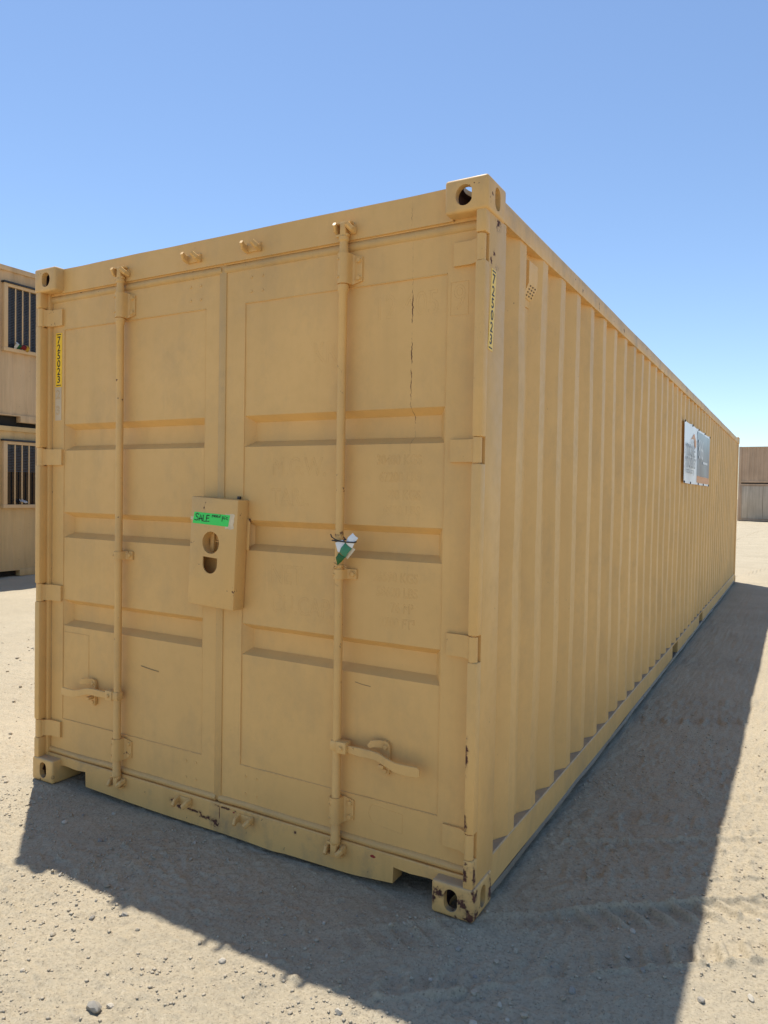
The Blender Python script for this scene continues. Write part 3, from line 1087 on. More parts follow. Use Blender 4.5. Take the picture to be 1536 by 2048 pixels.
STROKES = [  # S A L E, then smaller: need pic
    [(-0.070, 0.015), (-0.078, 0.019), (-0.088, 0.014), (-0.084, 0.006), (-0.074, 0.001), (-0.074, -0.008), (-0.084, -0.011), (-0.094, -0.008)],
    [(-0.068, -0.011), (-0.059, 0.015), (-0.050, -0.012)], [(-0.068, -0.003), (-0.050, -0.002)],
    [(-0.044, 0.014), (-0.045, -0.012), (-0.031, -0.012)],
    [(-0.024, 0.014), (-0.027, -0.012), (-0.010, -0.010)], [(-0.024, 0.014), (-0.010, 0.015)], [(-0.025, 0.002), (-0.013, 0.003)],
    [(0.006, 0.009), (0.008, 0.019), (0.008, 0.014), (0.013, 0.019), (0.016, 0.011)],
    [(0.018, 0.014), (0.026, 0.016), (0.024, 0.019), (0.019, 0.017), (0.020, 0.011), (0.028, 0.011)],
    [(0.030, 0.014), (0.038, 0.016), (0.036, 0.019), (0.031, 0.017), (0.032, 0.011), (0.040, 0.011)],
    [(0.050, 0.014), (0.044, 0.016), (0.043, 0.011), (0.050, 0.011), (0.053, 0.023)],
    [(0.064, 0.016), (0.062, -0.004)], [(0.063, 0.014), (0.071, 0.016), (0.071, 0.008), (0.063, 0.006)],
    [(0.077, 0.013), (0.077, 0.005)], [(0.078, 0.019), (0.079, 0.017)], [(0.094, 0.013), (0.086, 0.015), (0.083, 0.008), (0.094, 0.005)]]
b = BM()
for st in STROKES:
    wdt = 0.0042 if st[0][0] < 0 else 0.0030
    p3 = [Vector((a, -0.0016, c)) for a, c in st]
    ra = []
    for i, p in enumerate(p3):
        d = (p3[min(i + 1, len(p3) - 1)] - p3[max(i - 1, 0)]).normalized()
        s_ = d.cross(Vector((0, 1, 0))) * wdt / 2
        ra.append((b.verts.new(p - s_ - d * wdt * 0.3 * (i == 0) + d * wdt * 0.3 * (i == len(p3) - 1)), b.verts.new(p + s_ - d * wdt * 0.3 * (i == 0) + d * wdt * 0.3 * (i == len(p3) - 1))))
    for q0, q1 in zip(ra, ra[1:]):
        b.faces.new((q0[0], q0[1], q1[1], q1[0]))
b.transform(ST)
obj('handwriting', b, 'black', box_o, 0, recalc=False)


# yellow number decals
def number_decal(M4, w, h, mat, parent):
    b = BM()
    box(b, -w / 2, w / 2, -0.0008, 0.0012, -h / 2, h / 2)
    b.transform(M4)
    d = obj('number_decal', b, mat, parent, 0)
    for i, ch in enumerate('725023'):
        me = text_mesh(ch, 0.050, extrude=0.0002, offset=0.0006)
        v = h / 2 - 0.036 - i * (h - 0.062) / 5.25
        me.transform(M4 @ Matrix.Translation((0, -0.0013, v)) @ Matrix.Rotation(rad(90), 4, 'X'))
        me.materials.clear()
        finish('digit', me, 'black', parent if parent is not SC else d, 0)
    b = BM()
    for z in (h / 2 - 0.007, -h / 2 + 0.008):
        box(b, -w * 0.36, w * 0.36, -0.0014, 0, z - 0.0022, z + 0.0022)
    b.transform(M4)
    obj('decal_stripe', b, 'black', parent if parent is not SC else d, 0)
    return d


d_ = number_decal(Matrix.Translation((0.1095, 0.0632, 2.1405)), 0.047, 0.270, 'yellow', DL)
d_['label'] = 'bright yellow number decal on the left door'
b = BM()
box(b, 0.083, 0.130, 0.0625, 0.0645, 1.836, 2.004)
obj('old_decal', b, 'pale', DL, 0)
for ch, z in (('2', 1.965), ('3', 1.885)):
    lettering('ghost_digit', ch, 0.062, (0.106, 0.0625, z), 'gasket', DL, outline=0.0009)
d_ = number_decal(Matrix.Translation((W - 0.0065, 0.076, 2.145)) @ Matrix.Rotation(rad(90), 4, 'Z') @ Matrix.Rotation(rad(4.4), 4, 'Y'), 0.042, 0.285, 'yellow_pale', SC)
d_['label'] = 'pale yellow number decal on the right corner post'

# raised outlines of old lettering under the paint
for body, size, x, z, al in (('KR', 0.115, 1.674, 2.048, 'LEFT'), ('12 405', 0.125, 1.955, 2.192, 'LEFT'), ('9', 0.125, 2.313, 2.196, 'CENTER'),
                             ('M.G.W.', 0.105, 1.478, 1.595, 'LEFT'), ('TARE', 0.100, 1.475, 1.470, 'LEFT'), ('NET', 0.110, 1.475, 1.150, 'LEFT'), ('CU.CAP.', 0.105, 1.480, 1.028, 'LEFT'),
                             ('30480 KGS', 0.052, 2.172, 1.622, 'RIGHT'), ('67200 LBS', 0.052, 2.170, 1.557, 'RIGHT'), ('3890 KGS', 0.052, 2.169, 1.490, 'RIGHT'), ('8580 LBS', 0.052, 2.168, 1.430, 'RIGHT'),
                             ('26590 KGS', 0.052, 2.166, 1.178, 'RIGHT'), ('58620 LBS', 0.052, 2.166, 1.122, 'RIGHT'), ('76 M\u00b3', 0.052, 2.150, 1.064, 'RIGHT'), ('2700 FT\u00b3', 0.052, 2.158, 1.006, 'RIGHT')):
    lettering('ghost_lettering', body, size, (x, 0.0675 if x < 2.26 else 0.0640, z), 'door', DR, outline=0.00042, align=al, sx=0.80, conform=x < 2.26)
b = BM()
for p, q in (((2.278, 2.255), (2.346, 2.255)), ((2.346, 2.255), (2.346, 2.137)), ((2.346, 2.137), (2.278, 2.137)), ((2.278, 2.137), (2.278, 2.255))):
    tube(b, [(p[0], 0.064, p[1]), (q[0], 0.064, q[1])], 0.0010, 5)
for p, q in (((1.97, 0.262), (1.99, 0.225)), ((1.99, 0.225), (2.12, 0.215)), ((2.12, 0.215), (2.12, 0.288)), ((2.12, 0.288), (1.985, 0.298)), ((1.985, 0.298), (1.97, 0.262))):
    tube(b, [(p[0], 0.064, p[1]), (q[0], 0.064, q[1])], 0.0010, 5)
obj('ghost_outline', b, 'door', DR)
# outlines of former plates on the left door
b = BM()
for p, q in (((0.152, 0.765), (0.345, 0.765)), ((0.345, 0.765), (0.345, 0.560))):
    tube(b, [(p[0], 0.0672, p[1]), (q[0], 0.0672, q[1])], 0.0013, 5)
obj('ghost_outline', b, 'door', DL)
b = BM()      # scraped lines
for pts in ([(0.715, 0.063, 0.664), (0.77, 0.063, 0.657), (0.83, 0.063, 0.652)], [(1.90, 0.064, 0.76), (1.93, 0.064, 0.755), (1.97, 0.064, 0.752)]):
    tube(b, [(x, y + 0.003, z) for x, y, z in pts], 0.0018, 5)
obj('scratch', b, plain('scraped_paint', (0.30, 0.19, 0.08), 0.7), DR)

# side walls: welded corrugated sheet
PITCH, PK = 0.278, 0.412


def corr(y):
    t = ((y - PK) / PITCH + 0.5) % 1.0 - 0.5
    a = abs(t) * PITCH
    return min(1.0, max(0.0, (a - 0.036) / 0.068))


def side_wall(s):
    ys = [0.200]
    k = 0
    while True:
        c0 = PK + k * PITCH
        br = [c0 - 0.104, c0 - 0.036, c0 + 0.036, c0 + 0.104]
        if br[-1] > L - 0.19:
            break
        ys += br
        k += 1
    ys.append(L - 0.190)
    zs = fill([0.152, 0.30, 2.35, 2.486], 0.10)
    b = BM()
    rd = random.Random(31 + s)
    dents = [(rd.uniform(0.4, 7.0), rd.uniform(0.3, 2.0), rd.uniform(0.07, 0.16), rd.uniform(-0.010, 0.006)) for _ in range(22)]

    def fn(y, z):
        x = W - 0.014 - 0.036 * corr(y)
        x += wob((s * 9, y, z), 1.6, 0.006) + wob((s * 5, y, z), 4.0, 0.003)
        for dy_, dz_, dr_, dd_ in dents:
            q = ((y - dy_) ** 2 + (z - dz_) ** 2) / (dr_ * dr_)
            if q < 6:
                x += dd_ * math.exp(-q)
        low = math.exp(-(z - 0.15) / 0.12)
        x += low * wob((0, y * 1.0, 3), 4.0, 0.008)
        return (mx(x, s), y + wob((1, y, z), 3.0, 0.003), z)
    sheet(b, ys, zs, fn)
    o = obj('side_wall', b, 'side', SC, 20)
    return o


side_wall(1)
side_wall(-1)
for s in (1, -1):
    b = BM()
    ys = fill([0.170, L - 0.170], 0.35)
    pr = [(2.372, 2.482), (2.431, 2.480), (2.4325, 2.484), (2.4325, 2.552), (2.430, 2.5555), (2.372, 2.5555)]
    rows = []
    for y in ys:
        dx, dz = wob((0, y, s), 1.3, 0.003), wob((3, y, s), 1.1, 0.003)
        rows.append([b.verts.new((mx(x + dx, s), y, z + dz)) for x, z in pr])
    for r0, r1 in zip(rows, rows[1:]):
        for i in range(6):
            b.faces.new((r0[i], r0[(i + 1) % 6], r1[(i + 1) % 6], r1[i]))
    obj('top_rail', b, 'toprail', SC, 40)
    # bottom rail: web, dusty ledge above, with two forklift pockets cut through
    POCK = [(4.68, 5.00), (6.72, 7.06)]
    segs = [0.172] + [v for p in POCK for v in p] + [L - 0.172]
    b = BM()
    for i in range(0, len(segs), 2):
        ys = fill([segs[i], segs[i + 1]], 0.30)
        pr = [(2.34, 0.160), (2.426, 0.160), (2.430, 0.156), (2.430, 0.040), (2.424, 0.036), (2.34, 0.036)]
        rows = []
        for y in ys:
            dx, dz = wob((0, y, s), 1.8, 0.004), wob((3, y, s), 1.5, 0.003)
            rows.append([b.verts.new((mx(x + dx * (x > 2.4), s), y, z + dz)) for x, z in pr])
        for r0, r1 in zip(rows, rows[1:]):
            for j in range(6):
                b.faces.new((r0[j], r0[(j + 1) % 6], r1[(j + 1) % 6], r1[j]))
        b.faces.new(rows[0]); b.faces.new(rows[-1][::-1])
    for p in POCK:
        xbox(b, 2.34, 2.427, p[0] - 0.002, p[1] + 0.002, 0.1435, 0.1585, s)
    obj('bottom_rail', b, 'rail', SC, 40)
    # bent lower lip
    b = BM()
    ys = fill([0.178, L - 0.178], 0.09)
    rows = []
    for y in ys:
        k = wob((7, y, s), 2.1, 0.010) + wob((7, y, s), 9, 0.004)
        zz = 0.024 + wob((2, y, s), 2.6, 0.010)
        rows.append([b.verts.new((mx(x, s), y, z)) for x, z in ((2.40, zz + 0.012), (2.428, zz + 0.013), (2.436 + k * 0.7, zz + 0.004), (2.438 + k * 0.7, zz - 0.001), (2.426, zz + 0.006), (2.40, zz + 0.006))])
    for r0, r1 in zip(rows, rows[1:]):
        for j in range(6):
            b.faces.new((r0[j], r0[(j + 1) % 6], r1[(j + 1) % 6], r1[j]))
    obj('bottom_flange', b, 'steel', SC, 40)

# roof, floor, far end
b = BM()
ys = [0.13]
k = 0
while PK + k * 0.209 + 0.14 < L - 0.05:
    c0 = PK + k * 0.209
    ys += [c0 - 0.06, c0 - 0.045, c0 + 0.045, c0 + 0.06]
    k += 1
ys.append(L - 0.05)
sheet(b, [0.03, 0.10, W / 2, W - 0.10, W - 0.03], ys, lambda x, y: (x, y, 2.552 - 0.012 * min(1, max(0, (abs((y - PK) / 0.209 - round((y - PK) / 0.209)) * 0.209 - 0.045) / 0.015)) * (0.05 < x < W - 0.05)))
obj('roof_panel', b, 'paint', SC, 20)
b = BM()
box(b, 0.06, W - 0.06, 0.10, L - 0.06, 0.165, 0.19)
for i in range(34):
    y = 0.5 + i * 0.335
    if all(not (p[0] - 0.1 < y < p[1] + 0.1) for p in ((4.68, 5.0), (6.72, 7.06))):
        box(b, 0.09, W - 0.09, y, y + 0.045, 0.045, 0.166)
obj('floor_and_gap_fill', b, 'dark', SC, 0)
b = BM()
box(b, 0.06, W - 0.06, L - 0.06, L - 0.03, 0.10, 2.53)
box(b, 0.16, W - 0.16, L - 0.05, L - 0.005, 2.47, 2.585, 0.004)
box(b, 0.16, W - 0.16, L - 0.05, L - 0.005, 0.02, 0.14, 0.004)
obj('end_wall', b, 'paint', SC)

# vent cover in the second trough
b = BM()
vx = W - 0.050
prism(b, [(vx, 2.452), (vx + 0.030, 2.440), (vx + 0.030, 2.352), (vx + 0.006, 2.300), (vx, 2.298)], 'y', 0.503, 0.612)
box(b, vx - 0.001, vx + 0.003, 0.497, 0.618, 2.268, 2.462, 0.001)
vent = obj('vent_cover', b, 'hard', SC)
b = BM()
for r in range(4):
    for c0 in range(3):
        t = (r + 0.6) / 4.6
        z, x = 2.352 - 0.052 * t, vx + 0.030 - 0.024 * t
        y = 0.522 + c0 * 0.029
        a = Vector((x + 0.0007, 0, z - 0.0003))
        dv = Vector((-0.42, 0, -0.907)) * 0.0030
        vs = [b.verts.new((a + sg * dv) + Vector((0, y + w_, 0))) for sg, w_ in ((-1, 0.002), (1, 0.002), (1, 0.017), (-1, 0.017))]
        b.faces.new(vs)
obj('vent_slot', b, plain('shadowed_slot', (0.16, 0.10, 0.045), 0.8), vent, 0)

# ------------------------------------------------------------------ paper tag tied to the right locking bar
TG = thing('paper_tag', 'folded white and green paper tag tied with black tie to right locking bar', 'tag', (1.841, 0.03, 1.312))


def loc(p):
    return Vector(p) - Vector((1.841, 0.03, 1.312))


def strip(name, pts, wid, mat, yoff, curl):
    """paper strip through pts (x,z), width vectors, gently curled, 0.6 mm thick"""
    b = BM()
    path = [Vector((x, 0, z)) for x, z in pts]
    fr, bk = [], []
    nn = len(path)
    for i, p in enumerate(path):
        d = (path[min(i + 1, nn - 1)] - path[max(i - 1, 0)]).normalized()
        sd = Vector((d.z, 0, -d.x)) * wid[i] / 2
        for lst, t in ((fr, 0), (bk, 0.0006)):
            row = []
            for k in (-1, 0, 1):
                y = yoff - 0.010 * (k == 0) * curl - 0.014 * curl * math.sin(math.pi * i / (nn - 1)) + t
                row.append(b.verts.new(loc(p + sd * k + Vector((0, y, 0)))))
            lst.append(row)
    for i in range(nn - 1):
        for k in (0, 1):
            b.faces.new((fr[i][k], fr[i][k + 1], fr[i + 1][k + 1], fr[i + 1][k]))
            b.faces.new((bk[i][k + 1], bk[i][k], bk[i + 1][k], bk[i + 1][k + 1]))
        for k in (0, 2):
            b.faces.new((fr[i][k], fr[i + 1][k], bk[i + 1][k], bk[i][k]))
    for q in (0, nn - 1):
        b.faces.new((fr[q][0], fr[q][1], fr[q][2], bk[q][2], bk[q][1], bk[q][0]))
    return obj(name, b, mat, TG, 60)


strip('tag_top', [(1.928, 1.335), (1.913, 1.316), (1.899, 1.296)], [0.030, 0.036, 0.036], 'white', 0.006, 0.5)
strip('tag_band', [(1.899, 1.2955), (1.884, 1.275), (1.872, 1.259)], [0.036, 0.036, 0.034], 'teal', 0.004, 0.5)
strip('tag_tip', [(1.8715, 1.2585), (1.861, 1.240), (1.853, 1.221)], [0.034, 0.030, 0.004], 'dgreen', 0.002, 0.5)
strip('tag_fold', [(1.876, 1.309), (1.858, 1.292), (1.852, 1.268)], [0.020, 0.046, 0.012], 'white', 0.010, 0.4)
strip('tag_flap', [(1.917, 1.288), (1.900, 1.266), (1.886, 1.247)], [0.020, 0.020, 0.012], 'cream', 0.012, 0.3)
b = BM()
ring = [loc((1.841 + 0.0195 * math.cos(t), 0.03 + 0.0195 * math.sin(t), 1.312 + 0.003 * math.sin(t))) for t in [2 * math.pi * i / 24 for i in range(25)]]
tube(b, ring, 0.0024, 6)
tube(b, [loc(p) for p in ((1.822, 0.006, 1.312), (1.86, -0.002, 1.311), (1.90, -0.006, 1.309), (1.930, -0.006, 1.309), (1.940, -0.006, 1.313))], 0.0028, 6)
tube(b, [loc(p) for p in ((1.865, 0.000, 1.310), (1.845, -0.004, 1.316), (1.828, -0.006, 1.326), (1.822, -0.004, 1.336))], 0.0024, 6)
tube(b, [loc(p) for p in ((1.893, -0.004, 1.316), (1.880, -0.002, 1.328))], 0.0024, 6)
obj('cable_tie', b, 'black', TG)
b = BM()
for dz, k in ((1.218, 0.006), (1.210, -0.006)):
    tube(b, [loc((1.841 - 0.021 * math.cos(t), 0.03 - 0.021 * math.sin(t), dz + k * math.sin(t * 2))) for t in [math.pi * i / 12 for i in range(13)]] + [loc((1.885, 0.010, dz - 0.004))], 0.0022, 6)
o = obj('wire_wrap', b, 'hard', SC)
o.location = (1.841, 0.03, 1.312)

# ------------------------------------------------------------------ banner sign on the long side
SG = thing('banner_sign', 'white and slate advertising banner with orange stripe fixed to the container side', 'sign', (W - 0.008, 6.13, 1.94))


def sg(y, z, off=0.0):
    bow = -0.010 * abs(math.sin((y - 5.03) / 0.44 * math.pi)) * max(0, (z - 2.1) / 0.14) * 0
    return Vector((0.004 + off + 0.006 * math.sin(y * 7.0) * math.sin(z * 3), y - 6.13, z - 1.94 + bow))


def sgz(y, z):     # scalloped hem between screws
    return z - 0.012 * abs(math.sin((y - 5.03) / 0.5475 * math.pi)) if z > 2.2 else z


def panel(name, y0, y1, z0, z1, mat, off, scallop=False):
    b = BM()
    us, vs = fill([y0, y1], 0.06), fill([z0, z1], 0.10)
    f = [[b.verts.new(sg(y, sgz(y, z) if scallop else z, off)) for z in vs] for y in us]
    k = [[b.verts.new(sg(y, sgz(y, z) if scallop else z, off - 0.002)) for z in vs] for y in us]
    for i in range(len(us) - 1):
        for j in range(len(vs) - 1):
            b.faces.new((f[i][j], f[i + 1][j], f[i + 1][j + 1], f[i][j + 1]))
            b.faces.new((k[i][j], k[i][j + 1], k[i + 1][j + 1], k[i + 1][j]))
    for i in range(len(us) - 1):
        for j in (0, len(vs) - 1):
            b.faces.new((f[i][j], f[i + 1][j], k[i + 1][j], k[i][j]))
    for j in range(len(vs) - 1):
        for i in (0, len(us) - 1):
            b.faces.new((f[i][j], f[i][j + 1], k[i][j + 1], k[i][j]))
    return obj(name, b, mat, SG, 60)


panel('backing', 5.03, 7.235, 1.640, 2.238, 'sign_white', 0.0, True)
panel('slate_field', 6.00, 7.225, 1.735, 2.205, 'sign_blue', 0.003)
panel('orange_stripe', 6.00, 7.225, 1.662, 1.734, 'sign_orange', 0.003)
b = BM()
for poly in ([(5.50, 2.085), (5.72, 2.155), (5.90, 2.085), (5.90, 2.03), (5.80, 2.00), (5.72, 2.10)],):
    b.faces.new([b.verts.new(sg(y, z, 0.004)) for y, z in poly])
obj('chevron', b, 'sign_orange', SG, 0)
for body, size, y, z, mat, al in (('mobile', 0.26, 5.10, 1.985, 'sign_print', 'LEFT'), ('modular', 0.23, 5.10, 1.865, 'sign_print', 'LEFT'), ('Portable Storage', 0.085, 5.10, 1.765, 'sign_print', 'LEFT'), ('866', 0.30, 6.06, 2.01, 'sign_pale', 'LEFT')):
    p = sg(y, z, 0.011)
    lettering('lettering', body, size, p, mat, SG, facing='+x', align=al, sx=0.95 if size > 0.1 else 1.0)
b = BM()  # plain pale bar across the slate field
for y0, y1, z0, z1 in ((6.55, 6.95, 1.880, 1.905),):
    b.faces.new([b.verts.new(sg(y, z, 0.007)) for y, z in ((y0, z0), (y1, z0), (y1, z1), (y0, z1))])
obj('pale_bar', b, 'sign_pale', SG, 0)
for y in (5.045, 5.58, 6.13, 6.68, 7.22):
    for z in (2.226, 1.650):
        b = BM()
        p = sg(y, z)
        cyl(b, p, p + Vector((0.008, 0, 0)), 0.013, 0.010, 10)
        obj('screw', b, 'bolt_dark', SG)


# ------------------------------------------------------------------ background containers
def weathered(name, base, streak):
    nn = N(name)
    c = nn.mix(nn.ramp(nn.noise(0.9, 5), 0.3, 0.7), tuple(x * 0.85 for x in base), tuple(x * 1.10 for x in base))
    st = nn.noise(1.0, 5, 0.65, nn.mapping((7, 7, 0.35)))
    c = nn.mix(nn.ramp(st, 0.45, 0.75, 0, streak), c, tuple(x * 0.52 for x in base))
    c = nn.mix(nn.ramp(nn.noise(1.0, 5, 0.65, nn.mapping((11, 11, 0.8), (5, 2, 2))), 0.56, 0.74, 0, streak * 0.8), c, tuple(min(1, x * 1.25 + 0.05) for x in base))
    sp = nn.math('MULTIPLY', nn.ramp(nn.noise(34, 5, 0.7), 0.66, 0.70), nn.ramp(nn.noise(2.0, 3), 0.52, 0.6))
    c = nn.mix(sp, c, (0.10, 0.05, 0.03))
    return nn.done(c, 0.65, nn.bump(nn.noise(30, 4), 0.2, 0.003), 0, 0.3)


M['w_up'] = weathered('weathered_tan_siding', (0.56, 0.385, 0.215), 0.6)
M['w_lo'] = weathered('sun_faded_tan_siding', (0.57, 0.385, 0.175), 0.45)
M['w_trim'] = weathered('window_trim_paint', (0.60, 0.41, 0.22), 0.35)
M['w_brown'] = weathered('faded_brown_siding', (0.50, 0.35, 0.235), 0.5)
M['w_board'] = weathered('grey_weathered_boards', (0.50, 0.41, 0.31), 0.7)
M['glass'] = plain('dark_window_glass', (0.012, 0.014, 0.018), 0.08)
M['blind'] = plain('dark_window_blind', (0.045, 0.048, 0.06), 0.6, var=0.2, scale=20)
M['drip'] = plain('black_drip_cap', (0.02, 0.02, 0.025), 0.5)
M['rag_red'] = plain('red_cloth', (0.30, 0.03, 0.04), 0.8)
M['rag_yellow'] = plain('yellow_cloth', (0.66, 0.42, 0.06), 0.8)
M['rag_green'] = plain('green_cloth', (0.03, 0.17, 0.07), 0.8)


def corr_wall(b, u0, u1, z0, z1, fn, pitch=0.278, depth=0.028):
    """fn(u, out, z) -> point; out is distance outward"""
    us = [u0]
    k = 0
    while u0 + (k + 1) * pitch < u1:
        c0 = u0 + (k + 0.5) * pitch
        us += [c0 - 0.095, c0 - 0.045, c0 + 0.045, c0 + 0.095]
        k += 1
    us.append(u1)
    lev = [0.0] + [0.0, 1.0, 1.0, 0.0] * k + [0.0]
    zs = fill([z0, z1], 0.6)
    g = [[b.verts.new(fn(u, lv * depth, z)) for z in zs] for u, lv in zip(us, lev)]
    for i in range(len(us) - 1):
        for j in range(len(zs) - 1):
            b.faces.new((g[i][j], g[i + 1][j], g[i + 1][j + 1], g[i][j + 1]))


def office(z0, h, mat, label, drip_z, win, lower):
    xf = -7.79
    ya, yb = 2.40, 14.59
    T = thing('office_container', label, 'container', (xf, (ya + yb) / 2, z0), 'stacked office containers on the left')

    def P(u, out, z):
        return Vector((out - 0.045, u - (ya + yb) / 2, z))
    w0, w1, wz0, wz1 = win
    b = BM()
    # wall in pieces round the window opening
    corr_wall(b, ya + 0.15, w0, 0.12, h - 0.08, P, 0.20, 0.018)
    corr_wall(b, w1, yb - 0.15, 0.12, h - 0.08, P, 0.20, 0.018)
    corr_wall(b, w0, w1, 0.12, wz0 - z0, P, 0.20, 0.018)
    corr_wall(b, w0, w1, wz1 - z0, h - 0.08, P, 0.20, 0.018)
    obj('side_wall', b, mat, T, 20)
    b = BM()
    hl = (yb - ya) / 2
    box(b, -2.43, -0.06, -hl + 0.05, hl - 0.05, 0.11, h - 0.02)
    obj('body', b, mat, T)
    b = BM()
    box(b, -0.10, 0.000, -hl + 0.15, hl - 0.15, h - 0.085, h - 0.005, 0.006)
    obj('top_rail', b, mat, T)
    b = BM()
    # bottom rail with forklift pockets
    seg = [-hl + 0.15, 4.30 - 8.495, 5.135 - 8.495, 6.6 - 8.495, 6.95 - 8.495, hl - 0.15]
    for i in range(0, 6, 2):
        box(b, -0.12, -0.002, seg[i], seg[i + 1], 0.012, 0.125, 0.004)
    box(b, -0.12, -0.004, -hl + 0.15, hl - 0.15, 0.108, 0.128)
    obj('bottom_rail', b, mat, T)
    for yy in (-hl, hl - 0.16):
        b = BM()
        box(b, -0.16, 0.0, yy, yy + 0.16, 0.0 if lower else -0.059, h, 0.008)
        box(b, -2.43, -2.27, yy, yy + 0.16, 0.0 if lower else -0.059, h, 0.008)
        obj('corner_post', b, mat, T)
    b = BM()
    box(b, -2.26, -0.125, -hl + 0.17, hl - 0.17, 0.02 if lower else -0.0575, 0.115)  # added solid block, dark so the gap below reads as shade
    obj('floor_and_gap_fill', b, 'dark', T)
    # window
    c = (ya + yb) / 2
    b = BM()
    a0, a1, z_0, z_1 = w0 - c, w1 - c, wz0 - z0, wz1 - z0
    for q in ((a0 - 0.01, a0 + 0.055, z_0, z_1), (a1 - 0.055, a1 + 0.01, z_0, z_1)):
        box(b, -0.05, 0.018, q[0], q[1], q[2], q[3], 0.004)
    box(b, -0.05, 0.030, a0 - 0.02, a1 + 0.02, z_0 - 0.055, z_0 + 0.004, 0.004)
    box(b, -0.05, 0.017, a0 + 0.055, a1 - 0.055, z_1 - 0.05, z_1, 0.004)
    wnd = obj('window', b, 'w_trim', T)
    b = BM()
    box(b, -0.05, 0.040, a0 - 0.03, a1 + 0.03, z_1 + 0.001, z_1 + 0.030, 0.004)
    obj('drip_cap', b, 'drip', wnd)
    k = a0 + 0.19
    while k < a1 - 0.07:
        b = BM()
        box(b, -0.004, 0.010, k - 0.010, k + 0.010, z_0 + 0.004, z_1 - 0.05, 0.003)
        obj('bar', b, 'w_trim', wnd)
        k += 0.125
    b = BM()
    box(b, -0.050, -0.044, a0 + 0.05, a1 - 0.05, z_0 + 0.002, z_1 - 0.045)
    obj('pane', b, 'glass', wnd)
    b = BM()
    zz = z_1 - 0.06
    end = z_0 + 0.02 if not lower else z_0 + 0.55
    while zz > end:
        box(b, -0.043, -0.036, a0 + 0.056, a1 - 0.056, zz - 0.016, zz, 0)
        zz -= 0.026
    obj('blind', b, 'blind', wnd, 0)
    return T


office(0.0, 2.475, 'w_lo', 'sun faded tan office container, lower of the two stacked behind on the left', 0, (4.845, 5.78, 1.19, 2.225), True)
office(2.535, 2.515, 'w_up', 'streaked tan office container with blinds in its barred window, upper of the left stack', 0, (4.845, 5.78, 3.73, 4.765), False)

def rag(name, loc_, cols, size, label, seed):
    """crumpled cloth: bent strip with coloured bands"""
    b = BM()
    nn = 4 * len(cols) + 1
    rows = []
    for i in range(nn):
        t = i / (nn - 1)
        row = []
        for k in range(6):
            q = k / 5 - 0.5
            p = Vector((0.02 + 0.03 * math.sin(q * 5 + seed) + 0.02 * math.sin(t * 9 + seed), (t - 0.5) * size[0], q * size[1] * (0.75 + 0.25 * math.sin(t * 7 + seed)) - 0.25 * size[1] * t))
            p += Vector((wob(p, 25, 0.02, seed), wob(p, 18, 0.02, seed + 2), wob(p, 20, 0.02, seed + 4)))
            row.append(b.verts.new(p))
        rows.append(row)
    for i in range(nn - 1):
        for k in range(5):
            f = b.faces.new((rows[i][k], rows[i + 1][k], rows[i + 1][k + 1], rows[i][k + 1]))
            f.material_index = min(len(cols) - 1, i // 4)
    r = bmesh.ops.solidify(b, geom=b.faces[:], thickness=0.006)
    me = bpy.data.meshes.new(name)
    b.to_mesh(me)
    b.free()
    for c in cols:
        me.materials.append(M[c])
    o = finish(name, me, None, None, 60)
    o.location = loc_
    tag(o, label, 'rag')
    return o


rag('cloth_rag', (-7.755, 5.11, 3.79), ['white', 'rag_green', 'rag_red', 'rag_yellow'], (0.26, 0.12), 'striped white, green, red and yellow rag caught on the upper barred window', 1.0)
rag('cloth_rag', (-7.755, 5.15, 1.26), ['white', 'white'], (0.13, 0.06), 'small white rag hanging on the lower barred window', 3.0)


# far stack straight ahead on the right
def far_container(z0, h, mat, label, boards):
    xa, xb, yf = -0.16, 12.03, 52.0
    T = thing('storage_container', label, 'container', ((xa + xb) / 2, yf, z0), 'stacked storage containers far behind')
    hl = (xb - xa) / 2

    def P(u, out, z):
        return Vector((u - (xa + xb) / 2, 0.045 - out, z))
    b = BM()
    corr_wall(b, xa + 0.16, xb - 0.16, 0.14, h - 0.09, P, 0.278, 0.036)
    obj('side_wall', b, mat, T, 20)
    b = BM()
    box(b, -hl + 0.05, hl - 0.05, 0.06, 2.43, 0.12, h - 0.02)
    obj('body', b, mat, T)
    b = BM()
    box(b, -hl + 0.16, hl - 0.16, 0.0, 0.09, h - 0.09, h - 0.006, 0.006)
    obj('top_rail', b, mat, T)
    b = BM()
    box(b, -hl + 0.16, hl - 0.16, 0.002, 0.10, 0.02, 0.15, 0.006)
    obj('bottom_rail', b, mat, T)
    for xx in (-hl, hl - 0.16):
        b = BM()
        box(b, xx, xx + 0.16, 0.0, 0.18, 0.0 if boards else -0.059, h, 0.008)
        box(b, xx, xx + 0.16, 2.26, 2.43, 0.0 if boards else -0.059, h, 0.008)
        obj('corner_post', b, mat, T)
    if not boards:
        b = BM()
        box(b, -hl + 0.17, hl - 0.17, 0.12, 2.30, -0.0575, 0.125)  # block added to shut bright sky out of the gap below
        obj('floor_and_gap_fill', b, 'dark', T)
    if boards:
        x = -hl + 0.24
        k = 0
        while x + 1.26 < hl - 0.2:
            b = BM()
            box(b, x, x + 1.25, -0.022 - 0.004 * (k % 2), -0.002, 0.17, 2.33, 0.004)
            obj('board', b, 'w_board', T)
            x += 1.27
            k += 1
        b = BM()
        box(b, -hl + 0.16, hl - 0.16, -0.024, 0.0, 2.34, 2.385, 0.004)
        box(b, -hl + 0.165, -hl + 0.235, -0.04, 0.0, 0.16, 2.34, 0.004)
        obj('frame', b, 'w_brown', T)
    return T


